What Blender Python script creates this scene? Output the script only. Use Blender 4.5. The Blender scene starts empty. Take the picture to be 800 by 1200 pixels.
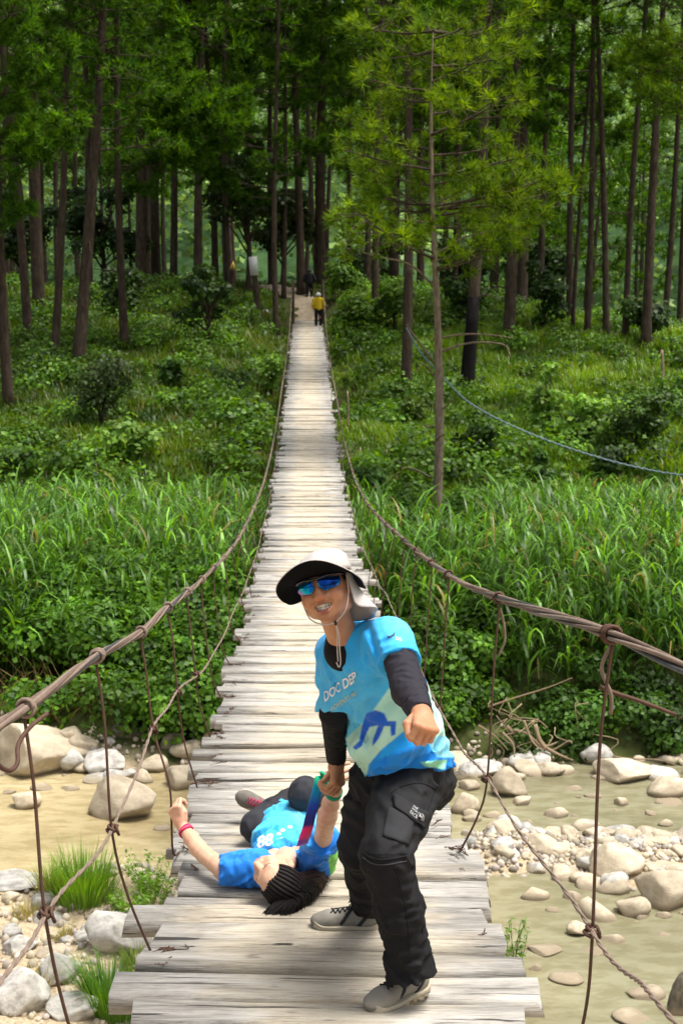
import bpy, math, random, os
import numpy as np
from mathutils import Vector, Matrix
from mathutils.bvhtree import BVHTree

# ------------------------------------------------------------------ camera, world, light
scene = bpy.context.scene
COL = scene.collection
CAMZ = 6.0
TILT = math.atan(200 / 1600)
ct, st = math.cos(TILT), math.sin(TILT)

cam_data = bpy.data.cameras.new('camera')
cam_data.sensor_fit = 'VERTICAL'
cam_data.sensor_height = 36.0
cam_data.sensor_width = 24.0
cam_data.lens = 48.0
cam_data.clip_start = 0.1
cam_data.clip_end = 1500
cam_data.dof.use_dof = True
cam_data.dof.focus_distance = 4.75
cam_data.dof.aperture_fstop = 8.5
cam = bpy.data.objects.new('camera', cam_data)
COL.objects.link(cam)
cam.location = (0, 0, CAMZ)
cam.rotation_euler = (math.pi / 2 - TILT, 0, 0)
scene.camera = cam

SUN_EL, SUN_AZ = math.radians(72), math.radians(98)   # azimuth measured from +Y towards +X
world = bpy.data.worlds.new('World')
scene.world = world
world.use_nodes = True
wn = world.node_tree.nodes
wl = world.node_tree.links
wn.clear()
wout = wn.new('ShaderNodeOutputWorld')
wbg = wn.new('ShaderNodeBackground')
wsky = wn.new('ShaderNodeTexSky')
wsky.sky_type = 'NISHITA'
wsky.sun_disc = False
wsky.sun_elevation = SUN_EL
wsky.sun_rotation = SUN_AZ
wsky.air_density = 1.3
wsky.dust_density = 6.0
wsky.ozone_density = 0.6
wbg.inputs['Strength'].default_value = 0.105
whs = wn.new('ShaderNodeHueSaturation'); whs.inputs['Saturation'].default_value = 0.45   # thin cloud whitens the sky
wl.new(wsky.outputs[0], whs.inputs['Color']); wl.new(whs.outputs[0], wbg.inputs['Color'])
wl.new(wbg.outputs[0], wout.inputs['Surface'])

sun_data = bpy.data.lights.new('sun', 'SUN')
sun_data.energy = 3.2
sun_data.angle = math.radians(24)
sun_data.color = (1.0, 0.955, 0.88)
sun = bpy.data.objects.new('sun', sun_data)
COL.objects.link(sun)
sd = Vector((math.sin(SUN_AZ) * math.cos(SUN_EL), math.cos(SUN_AZ) * math.cos(SUN_EL), math.sin(SUN_EL)))
sun.rotation_euler = sd.to_track_quat('Z', 'Y').to_euler()
sun.location = (20, -20, 60)

scene.view_settings.view_transform = 'Standard'
scene.view_settings.look = 'None'
scene.view_settings.exposure = 0.74
scene.view_settings.gamma = 1.0

# ------------------------------------------------------------------ helpers
rng = np.random.default_rng(7)
random.seed(7)
Rv = np.array([1.0, 0, 0]); Uv = np.array([0, st, ct]); Bv = np.array([0, -ct, st])   # right, up, towards the camera
CAM = np.array([0, 0, CAMZ])

def P(px, py, d):
    """world point seen at photograph pixel (px, py), d metres along the view axis"""
    return CAM + d * ((px - 400) / 1600 * Rv + (600 - py) / 1600 * Uv - Bv)

def proj(V):
    V = np.asarray(V) - CAM
    d = -(V @ Bv)
    return 400 + 1600 * (V @ Rv) / d, 600 - 1600 * (V @ Uv) / d, d

def norm(v):
    v = np.asarray(v, float)
    return v / np.linalg.norm(v)

def sstep(a, b, x):
    t = np.clip((x - a) / (b - a), 0, 1)
    return t * t * (3 - 2 * t)

def mkmesh(name, V, quads=None, tris=None, mats=(), col=None, midx=None, smooth=True):
    V = np.asarray(V, np.float32).reshape(-1, 3)
    me = bpy.data.meshes.new(name)
    nq = 0 if quads is None else len(quads)
    nt = 0 if tris is None else len(tris)
    me.vertices.add(len(V)); me.vertices.foreach_set('co', V.ravel())
    me.loops.add(nq * 4 + nt * 3); me.polygons.add(nq + nt)
    li = []
    if nq: li.append(np.asarray(quads, np.int32).ravel())
    if nt: li.append(np.asarray(tris, np.int32).ravel())
    me.loops.foreach_set('vertex_index', np.concatenate(li))
    ls = np.concatenate([np.arange(nq) * 4, nq * 4 + np.arange(nt) * 3]).astype(np.int32)
    me.polygons.foreach_set('loop_start', ls)
    me.polygons.foreach_set('loop_total', np.concatenate([np.full(nq, 4), np.full(nt, 3)]).astype(np.int32))
    if midx is not None: me.polygons.foreach_set('material_index', np.asarray(midx, np.int32))
    for m in mats: me.materials.append(m)
    me.update(calc_edges=True)
    me.validate()
    if smooth: me.polygons.foreach_set('use_smooth', np.ones(len(me.polygons), bool))
    if col is not None:
        a = me.color_attributes.new('col', 'FLOAT_COLOR', 'POINT')
        c = np.ones((len(V), 4), np.float32); c[:, :3] = col
        a.data.foreach_set('color', c.ravel())
    return me

def tag(o, label=None, cat=None, group=None, kind=None):
    if label: o['label'] = label
    if cat: o['category'] = cat
    if group: o['group'] = group
    if kind: o['kind'] = kind
    return o

def link(name, me, parent=None, loc=None):
    o = bpy.data.objects.new(name, me)
    COL.objects.link(o)
    if parent is not None: o.parent = parent
    if loc is not None: o.location = loc
    return o

def empty(name, loc, rz=0.0):
    o = bpy.data.objects.new(name, None)
    o.empty_display_size = 0.2
    COL.objects.link(o)
    o.location = loc
    o.rotation_euler = (0, 0, rz)
    return o

def part(name, me, root):
    """mesh in world coordinates hung under a root that has only a location"""
    o = link(name, me, root)
    l = Vector((0, 0, 0)); r = root
    while r is not None:
        l = l + Vector(r.location); r = r.parent
    o.location = -l
    return o

class MB:
    """collects verts / quads / tris with colours and material indices"""
    def __init__(s): s.V = []; s.Q = []; s.T = []; s.C = []; s.qm = []; s.tm = []; s.n = 0
    def add(s, V, quads=None, tris=None, col=(1, 1, 1), mi=0):
        V = np.asarray(V, float).reshape(-1, 3)
        s.V.append(V)
        c = np.empty((len(V), 3)); c[:] = col; s.C.append(c)
        if quads is not None and len(quads): q = np.asarray(quads).reshape(-1, 4) + s.n; s.Q.append(q); s.qm.append(np.full(len(q), mi))
        if tris is not None and len(tris): t = np.asarray(tris).reshape(-1, 3) + s.n; s.T.append(t); s.tm.append(np.full(len(t), mi))
        s.n += len(V)
    def tube(s, pts, rad, sides=8, col=(1, 1, 1), mi=0, caps=True, flat=1.0):
        pts = np.asarray(pts, float); n = len(pts)
        rad = np.broadcast_to(np.asarray(rad, float), (n,))
        tan = np.gradient(pts, axis=0); tan /= np.linalg.norm(tan, axis=1)[:, None] + 1e-12
        ref = np.array([0, 0, 1.0]) if abs(tan[:, 2]).mean() < 0.8 else np.array([1.0, 0, 0])
        a = np.cross(tan, ref); a /= np.linalg.norm(a, axis=1)[:, None] + 1e-12
        b = np.cross(a, tan)
        th = np.arange(sides) / sides * 2 * np.pi
        V = pts[:, None] + rad[:, None, None] * (a[:, None] * np.cos(th)[None, :, None] + flat * b[:, None] * np.sin(th)[None, :, None])
        i = np.arange(n - 1)[:, None] * sides; j = np.arange(sides)[None]; k = (j + 1) % sides
        Q = np.stack([i + j, i + sides + j, i + sides + k, i + k], -1).reshape(-1, 4)
        V = V.reshape(-1, 3); T = []
        if caps:
            V = np.vstack([V, pts[0], pts[-1]]); e0, e1 = n * sides, n * sides + 1
            jj = np.arange(sides); kk = (jj + 1) % sides
            T = np.vstack([np.stack([np.full(sides, e0), jj, kk], 1), np.stack([np.full(sides, e1), (n - 1) * sides + kk, (n - 1) * sides + jj], 1)])
        s.add(V, Q, T, col, mi)
    def mesh(s, name, mats=(), smooth=True, color=True):
        V = np.vstack(s.V)
        Q = np.vstack(s.Q) if s.Q else None; T = np.vstack(s.T) if s.T else None
        mi = np.concatenate((s.qm or [np.zeros(0)]) + (s.tm or [np.zeros(0)]))
        return mkmesh(name, V, Q, T, mats, np.vstack(s.C) if color else None, mi, smooth)

def spline(pts, n):
    """Catmull-Rom through pts, n samples"""
    p = np.asarray(pts, float)
    if len(p) < 3: 
        t = np.linspace(0, 1, n)[:, None]; return p[0] * (1 - t) + p[-1] * t
    p = np.vstack([2 * p[0] - p[1], p, 2 * p[-1] - p[-2]])
    u = np.linspace(0, len(p) - 3 - 1e-9, n); i = u.astype(int); t = (u - i)[:, None]
    a, b, c, d = p[i], p[i + 1], p[i + 2], p[i + 3]
    return 0.5 * (2 * b + (c - a) * t + (2 * a - 5 * b + 4 * c - d) * t ** 2 + (3 * b - a - 3 * c + d) * t ** 3)

class Noise:
    """smooth pseudo-noise: a sum of sines with random directions"""
    def __init__(s, seed, dim=2, n=14):
        r = np.random.default_rng(seed)
        k = r.normal(size=(n, dim)); k /= np.linalg.norm(k, axis=1)[:, None]
        s.k = k * (2 ** r.uniform(0, 1.6, n))[:, None] * 2.2
        s.ph = r.uniform(0, 6.28, n)
    def __call__(s, p, scale=1.0):
        p = np.asarray(p) / scale
        w = p + 0.35 * np.sin(p[..., ::-1] * 1.7 + 1.3)
        return np.sin(w @ s.k.T + s.ph).sum(-1) / math.sqrt(len(s.ph)) * 0.7

# ------------------------------------------------------------------ materials
def newmat(name):
    m = bpy.data.materials.new(name); m.use_nodes = True
    n = m.node_tree.nodes; l = m.node_tree.links
    n.clear()
    out = n.new('ShaderNodeOutputMaterial'); b = n.new('ShaderNodeBsdfPrincipled')
    l.new(b.outputs[0], out.inputs[0])
    return m, n, l, b, out

def setc(sock, c):
    sock.default_value = (c[0], c[1], c[2], 1)

def noise_node(n, l, vec, scale, detail=4, rough=0.6, dist=0.0):
    t = n.new('ShaderNodeTexNoise'); t.inputs['Scale'].default_value = scale
    t.inputs['Detail'].default_value = detail; t.inputs['Roughness'].default_value = rough
    t.inputs['Distortion'].default_value = dist
    if vec is not None: l.new(vec, t.inputs['Vector'])
    return t

def ramp(n, l, fac, stops):
    r = n.new('ShaderNodeValToRGB'); e = r.color_ramp.elements
    while len(e) < len(stops): e.new(0.5)
    for i, (p, c) in enumerate(stops):
        e[i].position = p
        e[i].color = (c[0], c[1], c[2], 1) if hasattr(c, '__len__') else (c, c, c, 1)
    l.new(fac, r.inputs[0]); return r

def mix(n, l, fac, a, b, mode='MIX'):
    m = n.new('ShaderNodeMix'); m.data_type = 'RGBA'; m.blend_type = mode
    for s, v in ((m.inputs[0], fac), (m.inputs[6], a), (m.inputs[7], b)):
        if hasattr(v, 'links') or hasattr(v, 'is_linked'): l.new(v, s)
        elif isinstance(v, (int, float)): s.default_value = v
        else: setc(s, v)
    return m.outputs[2]

def mapping(n, l, scale=(1, 1, 1), coord='Object', rand=False):
    tc = n.new('ShaderNodeTexCoord'); mp = n.new('ShaderNodeMapping')
    mp.inputs['Scale'].default_value = scale
    l.new(tc.outputs[coord], mp.inputs['Vector'])
    if rand:
        oi = n.new('ShaderNodeObjectInfo'); ml = n.new('ShaderNodeMath'); ml.operation = 'MULTIPLY'; ml.inputs[1].default_value = 97.0
        l.new(oi.outputs['Random'], ml.inputs[0]); l.new(ml.outputs[0], mp.inputs['Location'])
    return mp.outputs[0]

def bump(n, l, b, h, strength=0.4, dist=0.01):
    u = n.new('ShaderNodeBump'); u.inputs['Strength'].default_value = strength; u.inputs['Distance'].default_value = dist
    l.new(h, u.inputs['Height']); l.new(u.outputs[0], b.inputs['Normal'])

def attr(n, name='col'):
    a = n.new('ShaderNodeAttribute'); a.attribute_name = name; return a.outputs['Color']

def mat_simple(name, c, rough=0.7, spec=0.5, metal=0.0, bscale=None, bstr=0.3, bdist=0.003, var=0.0):
    m, n, l, b, o = newmat(name)
    setc(b.inputs['Base Color'], c); b.inputs['Roughness'].default_value = rough
    b.inputs['Specular IOR Level'].default_value = spec; b.inputs['Metallic'].default_value = metal
    if bscale:
        t = noise_node(n, l, mapping(n, l), bscale)
        bump(n, l, b, t.outputs[0], bstr, bdist)
        if var:
            l.new(mix(n, l, t.outputs[0], tuple(x * (1 - var) for x in c), tuple(min(1, x * (1 + var)) for x in c)), b.inputs['Base Color'])
    return m

def mat_leaf(name, trans=0.35, rough=0.5, spec=0.3, objvar=0.0):
    """foliage: colour from the mesh attribute, light passes through"""
    m, n, l, b, out = newmat(name)
    wm = n.new('ShaderNodeMix'); wm.data_type = 'RGBA'; wm.blend_type = 'MULTIPLY'; wm.inputs[0].default_value = 1.0
    l.new(attr(n), wm.inputs[6]); setc(wm.inputs[7], (1.05, 1.0, 0.68)); c = wm.outputs[2]
    if objvar:
        oi = n.new('ShaderNodeObjectInfo')
        hs = n.new('ShaderNodeHueSaturation')
        mr = n.new('ShaderNodeMapRange'); mr.inputs['To Min'].default_value = 1 - objvar; mr.inputs['To Max'].default_value = 1 + objvar
        l.new(oi.outputs['Random'], mr.inputs['Value']); l.new(mr.outputs[0], hs.inputs['Value'])
        l.new(c, hs.inputs['Color']); c = hs.outputs[0]
    l.new(c, b.inputs['Base Color']); b.inputs['Roughness'].default_value = rough
    b.inputs['Specular IOR Level'].default_value = spec
    tr = n.new('ShaderNodeBsdfTranslucent')
    hs = n.new('ShaderNodeHueSaturation'); hs.inputs['Hue'].default_value = 0.485; hs.inputs['Saturation'].default_value = 1.1; hs.inputs['Value'].default_value = 1.6
    l.new(c, hs.inputs['Color']); l.new(hs.outputs[0], tr.inputs['Color'])
    mx = n.new('ShaderNodeMixShader'); mx.inputs[0].default_value = trans
    l.new(b.outputs[0], mx.inputs[1]); l.new(tr.outputs[0], mx.inputs[2]); l.new(mx.outputs[0], out.inputs[0])
    return m

def mat_plank():
    m, n, l, b, o = newmat('weathered_plank')
    v = mapping(n, l, (1.1, 6, 6), rand=True)
    g1 = noise_node(n, l, v, 2.0, 9, 0.66, 0.7)
    v2 = mapping(n, l, (1, 3, 3), rand=True)
    g2 = noise_node(n, l, v2, 2.0, 4, 0.6)
    oi = n.new('ShaderNodeObjectInfo')
    base = ramp(n, l, g1.outputs[0], [(0.28, (0.30, 0.265, 0.21)), (0.45, (0.49, 0.43, 0.335)), (0.7, (0.62, 0.56, 0.45))])
    grey = ramp(n, l, g1.outputs[0], [(0.3, (0.10, 0.10, 0.10)), (0.45, (0.30, 0.295, 0.285)), (0.65, (0.50, 0.49, 0.47))])
    # greyer, blackened ends; the trodden middle stays pale
    tc = n.new('ShaderNodeTexCoord'); sx = n.new('ShaderNodeSeparateXYZ'); l.new(tc.outputs['Object'], sx.inputs[0])
    ab = n.new('ShaderNodeMath'); ab.operation = 'ABSOLUTE'; l.new(sx.outputs[0], ab.inputs[0])
    ad = n.new('ShaderNodeMath'); ad.operation = 'MULTIPLY_ADD'; l.new(g2.outputs[0], ad.inputs[0]); ad.inputs[1].default_value = 0.9
    l.new(ab.outputs[0], ad.inputs[2])
    a2 = n.new('ShaderNodeMath'); a2.operation = 'MULTIPLY_ADD'; l.new(oi.outputs['Random'], a2.inputs[0]); a2.inputs[1].default_value = 0.22
    l.new(ad.outputs[0], a2.inputs[2])
    f = ramp(n, l, a2.outputs[0], [(0.80, 0.0), (1.0, 0.7), (1.0, 0.75)])
    c = mix(n, l, f.outputs[0], base.outputs[0], grey.outputs[0])
    # dark cracks along the grain
    v3 = mapping(n, l, (0.9, 26, 26), rand=True)
    g3 = noise_node(n, l, v3, 1.6, 3, 0.5, 1.2)
    cr = ramp(n, l, g3.outputs[0], [(0.325, 0.95), (0.36, 0.0)])
    fg0 = noise_node(n, l, mapping(n, l, (2.5, 48, 48), rand=True), 3.0, 5, 0.75)
    c = mix(n, l, 0.75, c, ramp(n, l, fg0.outputs[0], [(0.36, (0.52, 0.50, 0.47)), (0.52, (1, 1, 1))]).outputs[0], 'MULTIPLY')
    c = mix(n, l, cr.outputs[0], c, (0.05, 0.045, 0.04))
    # knots and black stains
    g4 = noise_node(n, l, mapping(n, l, (2.2, 7, 7), rand=True), 1.7, 3, 0.6)
    kn = ramp(n, l, g4.outputs[0], [(0.66, 0.0), (0.74, 0.75)])
    c = mix(n, l, kn.outputs[0], c, (0.07, 0.065, 0.06))
    # overall board to board variation
    hs = n.new('ShaderNodeHueSaturation'); mr = n.new('ShaderNodeMapRange')
    mr.inputs['To Min'].default_value = 0.78; mr.inputs['To Max'].default_value = 1.12
    l.new(oi.outputs['Random'], mr.inputs['Value']); l.new(mr.outputs[0], hs.inputs['Value']); l.new(c, hs.inputs['Color'])
    l.new(hs.outputs[0], b.inputs['Base Color'])
    b.inputs['Roughness'].default_value = 0.85; b.inputs['Specular IOR Level'].default_value = 0.25
    sub = n.new('ShaderNodeMath'); sub.operation = 'SUBTRACT'; l.new(g1.outputs[0], sub.inputs[0]); l.new(cr.outputs[0], sub.inputs[1])
    fg = noise_node(n, l, mapping(n, l, (3, 60, 60), rand=True), 3.0, 4, 0.7)
    sb2 = n.new('ShaderNodeMath'); sb2.operation = 'MULTIPLY_ADD'; l.new(fg.outputs[0], sb2.inputs[0]); sb2.inputs[1].default_value = 0.5; l.new(sub.outputs[0], sb2.inputs[2])
    bump(n, l, b, sb2.outputs[0], 0.8, 0.008)
    return m

def mat_rock(name, c1, c2, c3, scale=1.0):
    m, n, l, b, o = newmat(name)
    v = mapping(n, l, rand=True)
    a = noise_node(n, l, v, 2.2 * scale, 6, 0.62); f = noise_node(n, l, v, 14 * scale, 6, 0.7)
    r = ramp(n, l, a.outputs[0], [(0.32, c1), (0.52, c2), (0.7, c3)])
    c = mix(n, l, 0.35, r.outputs[0], mix(n, l, f.outputs[0], (0.45, 0.42, 0.37), (1.0, 0.97, 0.92)), 'MULTIPLY')
    oi = n.new('ShaderNodeObjectInfo'); hs = n.new('ShaderNodeHueSaturation'); mr = n.new('ShaderNodeMapRange')
    mr.inputs['To Min'].default_value = 0.8; mr.inputs['To Max'].default_value = 1.2
    l.new(oi.outputs['Random'], mr.inputs['Value']); l.new(mr.outputs[0], hs.inputs['Value']); l.new(c, hs.inputs['Color'])
    # wet band just above the water
    g = n.new('ShaderNodeNewGeometry'); sx = n.new('ShaderNodeSeparateXYZ'); l.new(g.outputs['Position'], sx.inputs[0])
    wz = n.new('ShaderNodeMath'); wz.operation = 'MULTIPLY_ADD'; l.new(f.outputs[0], wz.inputs[0]); wz.inputs[1].default_value = -0.06; l.new(sx.outputs[2], wz.inputs[2])
    w = ramp(n, l, wz.outputs[0], [(0.0, 1.0), (0.05, 0.0)])
    l.new(mix(n, l, w.outputs[0], hs.outputs[0], (0.27, 0.22, 0.15)), b.inputs['Base Color'])
    b.inputs['Roughness'].default_value = 0.8; b.inputs['Specular IOR Level'].default_value = 0.3
    bump(n, l, b, f.outputs[0], 0.5, 0.02 / scale)
    return m

def mat_bark(name, c1, c2, c3, scale=1.0):
    m, n, l, b, o = newmat(name)
    v = mapping(n, l, (1, 1, 0.28), rand=True)
    a = noise_node(n, l, v, 9 * scale, 5, 0.7, 0.4); f = noise_node(n, l, mapping(n, l, (1, 1, 0.6), rand=True), 1.1 * scale, 3, 0.6)
    r = ramp(n, l, a.outputs[0], [(0.35, c1), (0.5, c2), (0.68, c3)])
    c = mix(n, l, f.outputs[0], r.outputs[0], mix(n, l, 0.5, r.outputs[0], c3))
    l.new(c, b.inputs['Base Color'])
    b.inputs['Roughness'].default_value = 0.95; b.inputs['Specular IOR Level'].default_value = 0.1
    bump(n, l, b, a.outputs[0], 0.9, 0.04)
    return m

def mat_attr(name, rough=0.7, spec=0.4, bscale=60, bstr=0.2, bdist=0.002, sss=0.0, sheen=0.0, stretch=(1, 1, 1)):
    m, n, l, b, o = newmat(name)
    if sss:
        mo = noise_node(n, l, mapping(n, l), 38, 4, 0.65)
        l.new(mix(n, l, 1.0, attr(n), ramp(n, l, mo.outputs[0], [(0.3, (0.88, 0.80, 0.78)), (0.65, (1.06, 1.06, 1.06))]).outputs[0], 'MULTIPLY'), b.inputs['Base Color'])
    else: l.new(attr(n), b.inputs['Base Color'])
    b.inputs['Roughness'].default_value = rough; b.inputs['Specular IOR Level'].default_value = spec
    if sss:
        b.inputs['Subsurface Weight'].default_value = sss
        b.inputs['Subsurface Radius'].default_value = (1.0, 0.35, 0.2); b.inputs['Subsurface Scale'].default_value = 0.012
    if sheen: b.inputs['Sheen Weight'].default_value = sheen
    t = noise_node(n, l, mapping(n, l, stretch), bscale, 4, 0.65)
    bump(n, l, b, t.outputs[0], bstr, bdist)
    return m

M = {}
M['plank'] = mat_plank()
M['rock'] = mat_rock('river_rock', (0.38, 0.32, 0.24), (0.53, 0.455, 0.34), (0.64, 0.57, 0.45))
M['rock_grey'] = mat_rock('grey_rock', (0.26, 0.25, 0.235), (0.48, 0.47, 0.44), (0.62, 0.61, 0.57))
M['rock_dark'] = mat_rock('dark_rock', (0.07, 0.065, 0.055), (0.16, 0.14, 0.11), (0.26, 0.23, 0.18))
M['bark'] = mat_bark('pine_bark', (0.018, 0.014, 0.010), (0.052, 0.038, 0.028), (0.12, 0.088, 0.064))
M['bark_light'] = mat_bark('light_bark', (0.07, 0.05, 0.035), (0.2, 0.145, 0.1), (0.36, 0.28, 0.21), 1.6)
M['bark_char'] = mat_bark('charred_bark', (0.004, 0.004, 0.004), (0.009, 0.008, 0.008), (0.02, 0.018, 0.016))
M['leaf'] = mat_leaf('leaf', 0.35, 0.5, 0.25)
M['needle'] = mat_leaf('pine_needle', 0.35, 0.7, 0.1, objvar=0.3)
M['grass'] = mat_leaf('grass_blade', 0.32, 0.42, 0.35)
M['wire'] = mat_simple('rusty_wire', (0.095, 0.05, 0.034), 0.75, 0.4, 0.35, 40, 0.6, 0.002, 0.5)
M['wire_pale'] = mat_simple('old_pale_wire', (0.21, 0.155, 0.12), 0.8, 0.3, 0.1, 30, 0.6, 0.002, 0.45)
M['strand'] = mat_simple('cable_strand', (0.15, 0.105, 0.08), 0.8, 0.3, 0.15, 22, 0.6, 0.002, 0.6)
M['strand_dark'] = mat_simple('dark_cable_strand', (0.06, 0.06, 0.065), 0.6, 0.5, 0.3, 22, 0.6, 0.002, 0.5)

# ------------------------------------------------------------------ the deck line and the terrain
_dt = np.array([1.5, 3, 4.5, 6, 7.5, 9, 11, 13, 16, 20, 24, 28, 32, 36, 43, 50, 58, 65])
_dz = np.array([-1.97, -2.08, -2.2, -2.34, -2.45, -2.56, -2.67, -2.76, -2.86, -2.93, -2.93, -2.82, -2.55, -2.15, -1.38, -0.6, 0.25, 1.0])
_dp = np.array([P(359.2 + 80 / d, 400 - 1600 * z / d, d) for d, z in zip(_dt, _dz)])
_pz = np.polyfit(_dp[:, 1] / 65, _dp[:, 2], 7)
_px = np.polyfit(_dp[:, 1], _dp[:, 0], 1)
def deck_z(y): return np.polyval(_pz, np.asarray(y) / 65)
def deck_x(y): return np.polyval(_px, np.asarray(y)) + 0.05 * np.exp(-((np.asarray(y) - 4.2) / 2.2) ** 2)
DECK_END = float(_dp[-1, 1])

def on_deck(px, py, h):
    """point seen at (px, py) that is h above the deck"""
    lo, hi = 2.0, 60.0
    for _ in range(60):
        m = (lo + hi) / 2; p = P(px, py, m)
        if p[2] > deck_z(p[1]) + h: lo = m
        else: hi = m
    return P(px, py, lo)

_n1, _n2, _n3 = Noise(1), Noise(2), Noise(3)
def terrain(x, y):
    x = np.asarray(x, float); y = np.asarray(y, float)
    xy = np.stack([x, y], -1)
    n1 = _n1(xy, 6.0); n2 = _n2(xy, 1.6); n3 = _n3(xy, 0.5)
    # river bed
    z = -0.35 + 0.05 * n2
    # near bank, left
    shore = 14.6 + 0.35 * n2
    near = sstep(0.6, -1.0, y - shore) * sstep(-0.6, -2.3, x + 0.25 * n2)
    z = z + near * (0.62 + 0.10 * n1 + 0.07 * n2 + 0.05 * n3)
    # bank under the near end
    z = z + sstep(9.5, 0.0, y) * 3.6
    # gravel bar
    bar = np.exp(-((y - 15.4 + 0.12 * (x - 3)) / 1.25) ** 2) * sstep(0.6, 2.2, x)
    z = z + bar * (0.50 + 0.05 * n2 + 0.02 * n3)
    # far bank
    fs = 18.6 + 0.5 * n1 * 0.4 + 0.05 * np.clip(x, -8, 8)
    z = z + sstep(-0.4, 0.7, y - fs) * 0.65 + sstep(0.4, 2.2, y - fs) * 0.5
    hill = np.interp(y, [0, 30, 33, 36, 45, 55, 65, 72, 90, 130, 200, 300, 420], [0, 0, 0.2, 1.7, 3.3, 5.25, 7.5, 8.2, 8.4, 10, 36, 66, 90])
    cap = np.interp(x, [-20, -4, 3, 8, 14, 22, 60], [8.1, 8.2, 7.7, 6.6, 5.5, 5.0, 4.6])
    k = 1.0
    hh = np.clip(0.5 + 0.5 * (cap - hill) / k, 0, 1)
    hc = cap * (1 - hh) + hill * hh - k * hh * (1 - hh)
    hc = np.where(y > 90, hc + (hill - hc) * sstep(110, 150, y), hc)
    hc = hc - sstep(70, 110, y) * sstep(2, 14, x) * 6 * sstep(150, 120, y)
    z = z + hc + sstep(34, 40, y) * (0.22 * n1 + 0.10 * n2)
    # hollow the bridge runs over
    dx = (x - deck_x(y))
    z = z - 1.45 * np.exp(-(dx / 2.2) ** 2) * sstep(38, 52, y) * sstep(72, 63, y)
    z = np.where((y > 20) & (y < 64.6) & (abs(dx) < 1.6), np.minimum(z, deck_z(np.clip(y, 0, 66)) - 0.25), z)
    return z

def ground_hit(px, py, dmin=8.0, dmax=140.0):
    d = np.arange(dmin, dmax, 0.15)
    pts = CAM + d[:, None] * ((px - 400) / 1600 * Rv + (600 - py) / 1600 * Uv - Bv)
    below = pts[:, 2] < np.maximum(terrain(pts[:, 0], pts[:, 1]), 0 if py > 880 else -9)
    i = int(np.argmax(below)) if below.any() else len(d) - 1
    p = pts[i].copy()
    return p, float(d[i])

# ground sheet: finer near, reaching to the far hills
def build_ground():
    ys = np.concatenate([np.arange(-30, 9, 1.5), np.arange(9, 24, 0.16), np.arange(24, 75, 0.6), np.arange(75, 150, 3), np.arange(150, 430, 12)])
    t = np.linspace(-1, 1, 261)
    us = np.sign(t) * (np.abs(t) ** 1.7)
    X = us[None, :] * (26 + 1.1 * np.clip(ys, 0, 500))[:, None]
    Y = np.broadcast_to(ys[:, None], X.shape)
    Z = terrain(X, Y)
    V = np.stack([X, Y, Z], -1).reshape(-1, 3)
    ny, nx = X.shape
    i = np.arange(ny - 1)[:, None] * nx + np.arange(nx - 1)[None]
    Q = np.stack([i, i + 1, i + nx + 1, i + nx], -1).reshape(-1, 4)
    m, n, l, b, o = newmat('ground')
    v = mapping(n, l)
    a = noise_node(n, l, v, 0.7, 6, 0.65); f = noise_node(n, l, v, 5.0, 6, 0.7); s = noise_node(n, l, v, 28.0, 4, 0.7)
    soil = ramp(n, l, f.outputs[0], [(0.3, (0.035, 0.04, 0.014)), (0.55, (0.06, 0.075, 0.022)), (0.75, (0.1, 0.09, 0.04))])
    sand = ramp(n, l, s.outputs[0], [(0.3, (0.24, 0.18, 0.11)), (0.55, (0.46, 0.37, 0.25)), (0.75, (0.6, 0.52, 0.38))])
    g = n.new('ShaderNodeNewGeometry'); sx = n.new('ShaderNodeSeparateXYZ'); l.new(g.outputs['Position'], sx.inputs[0])
    ad = n.new('ShaderNodeMath'); ad.operation = 'MULTIPLY_ADD'; l.new(a.outputs[0], ad.inputs[0]); ad.inputs[1].default_value = 1.5; l.new(sx.outputs[1], ad.inputs[2])
    mr = n.new('ShaderNodeMapRange'); mr.inputs['From Min'].default_value = 19.25; mr.inputs['From Max'].default_value = 19.7
    l.new(ad.outputs[0], mr.inputs['Value'])
    far = ramp(n, l, a.outputs[0], [(0.3, (0.02, 0.05, 0.02)), (0.6, (0.05, 0.1, 0.035))])
    mf = n.new('ShaderNodeMapRange'); mf.inputs['From Min'].default_value = 80.0; mf.inputs['From Max'].default_value = 120
    l.new(sx.outputs[1], mf.inputs['Value'])
    c = mix(n, l, mr.outputs[0], sand.outputs[0], soil.outputs[0])
    c = mix(n, l, mf.outputs[0], c, far.outputs[0])
    l.new(c, b.inputs['Base Color']); b.inputs['Roughness'].default_value = 0.95; b.inputs['Specular IOR Level'].default_value = 0.1
    bump(n, l, b, s.outputs[0], 0.6, 0.03)
    o = link('ground', mkmesh('ground', V, Q, mats=[m]))
    tag(o, 'grassy river bank and rising hillside under the pines', kind='structure')
build_ground()
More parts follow.
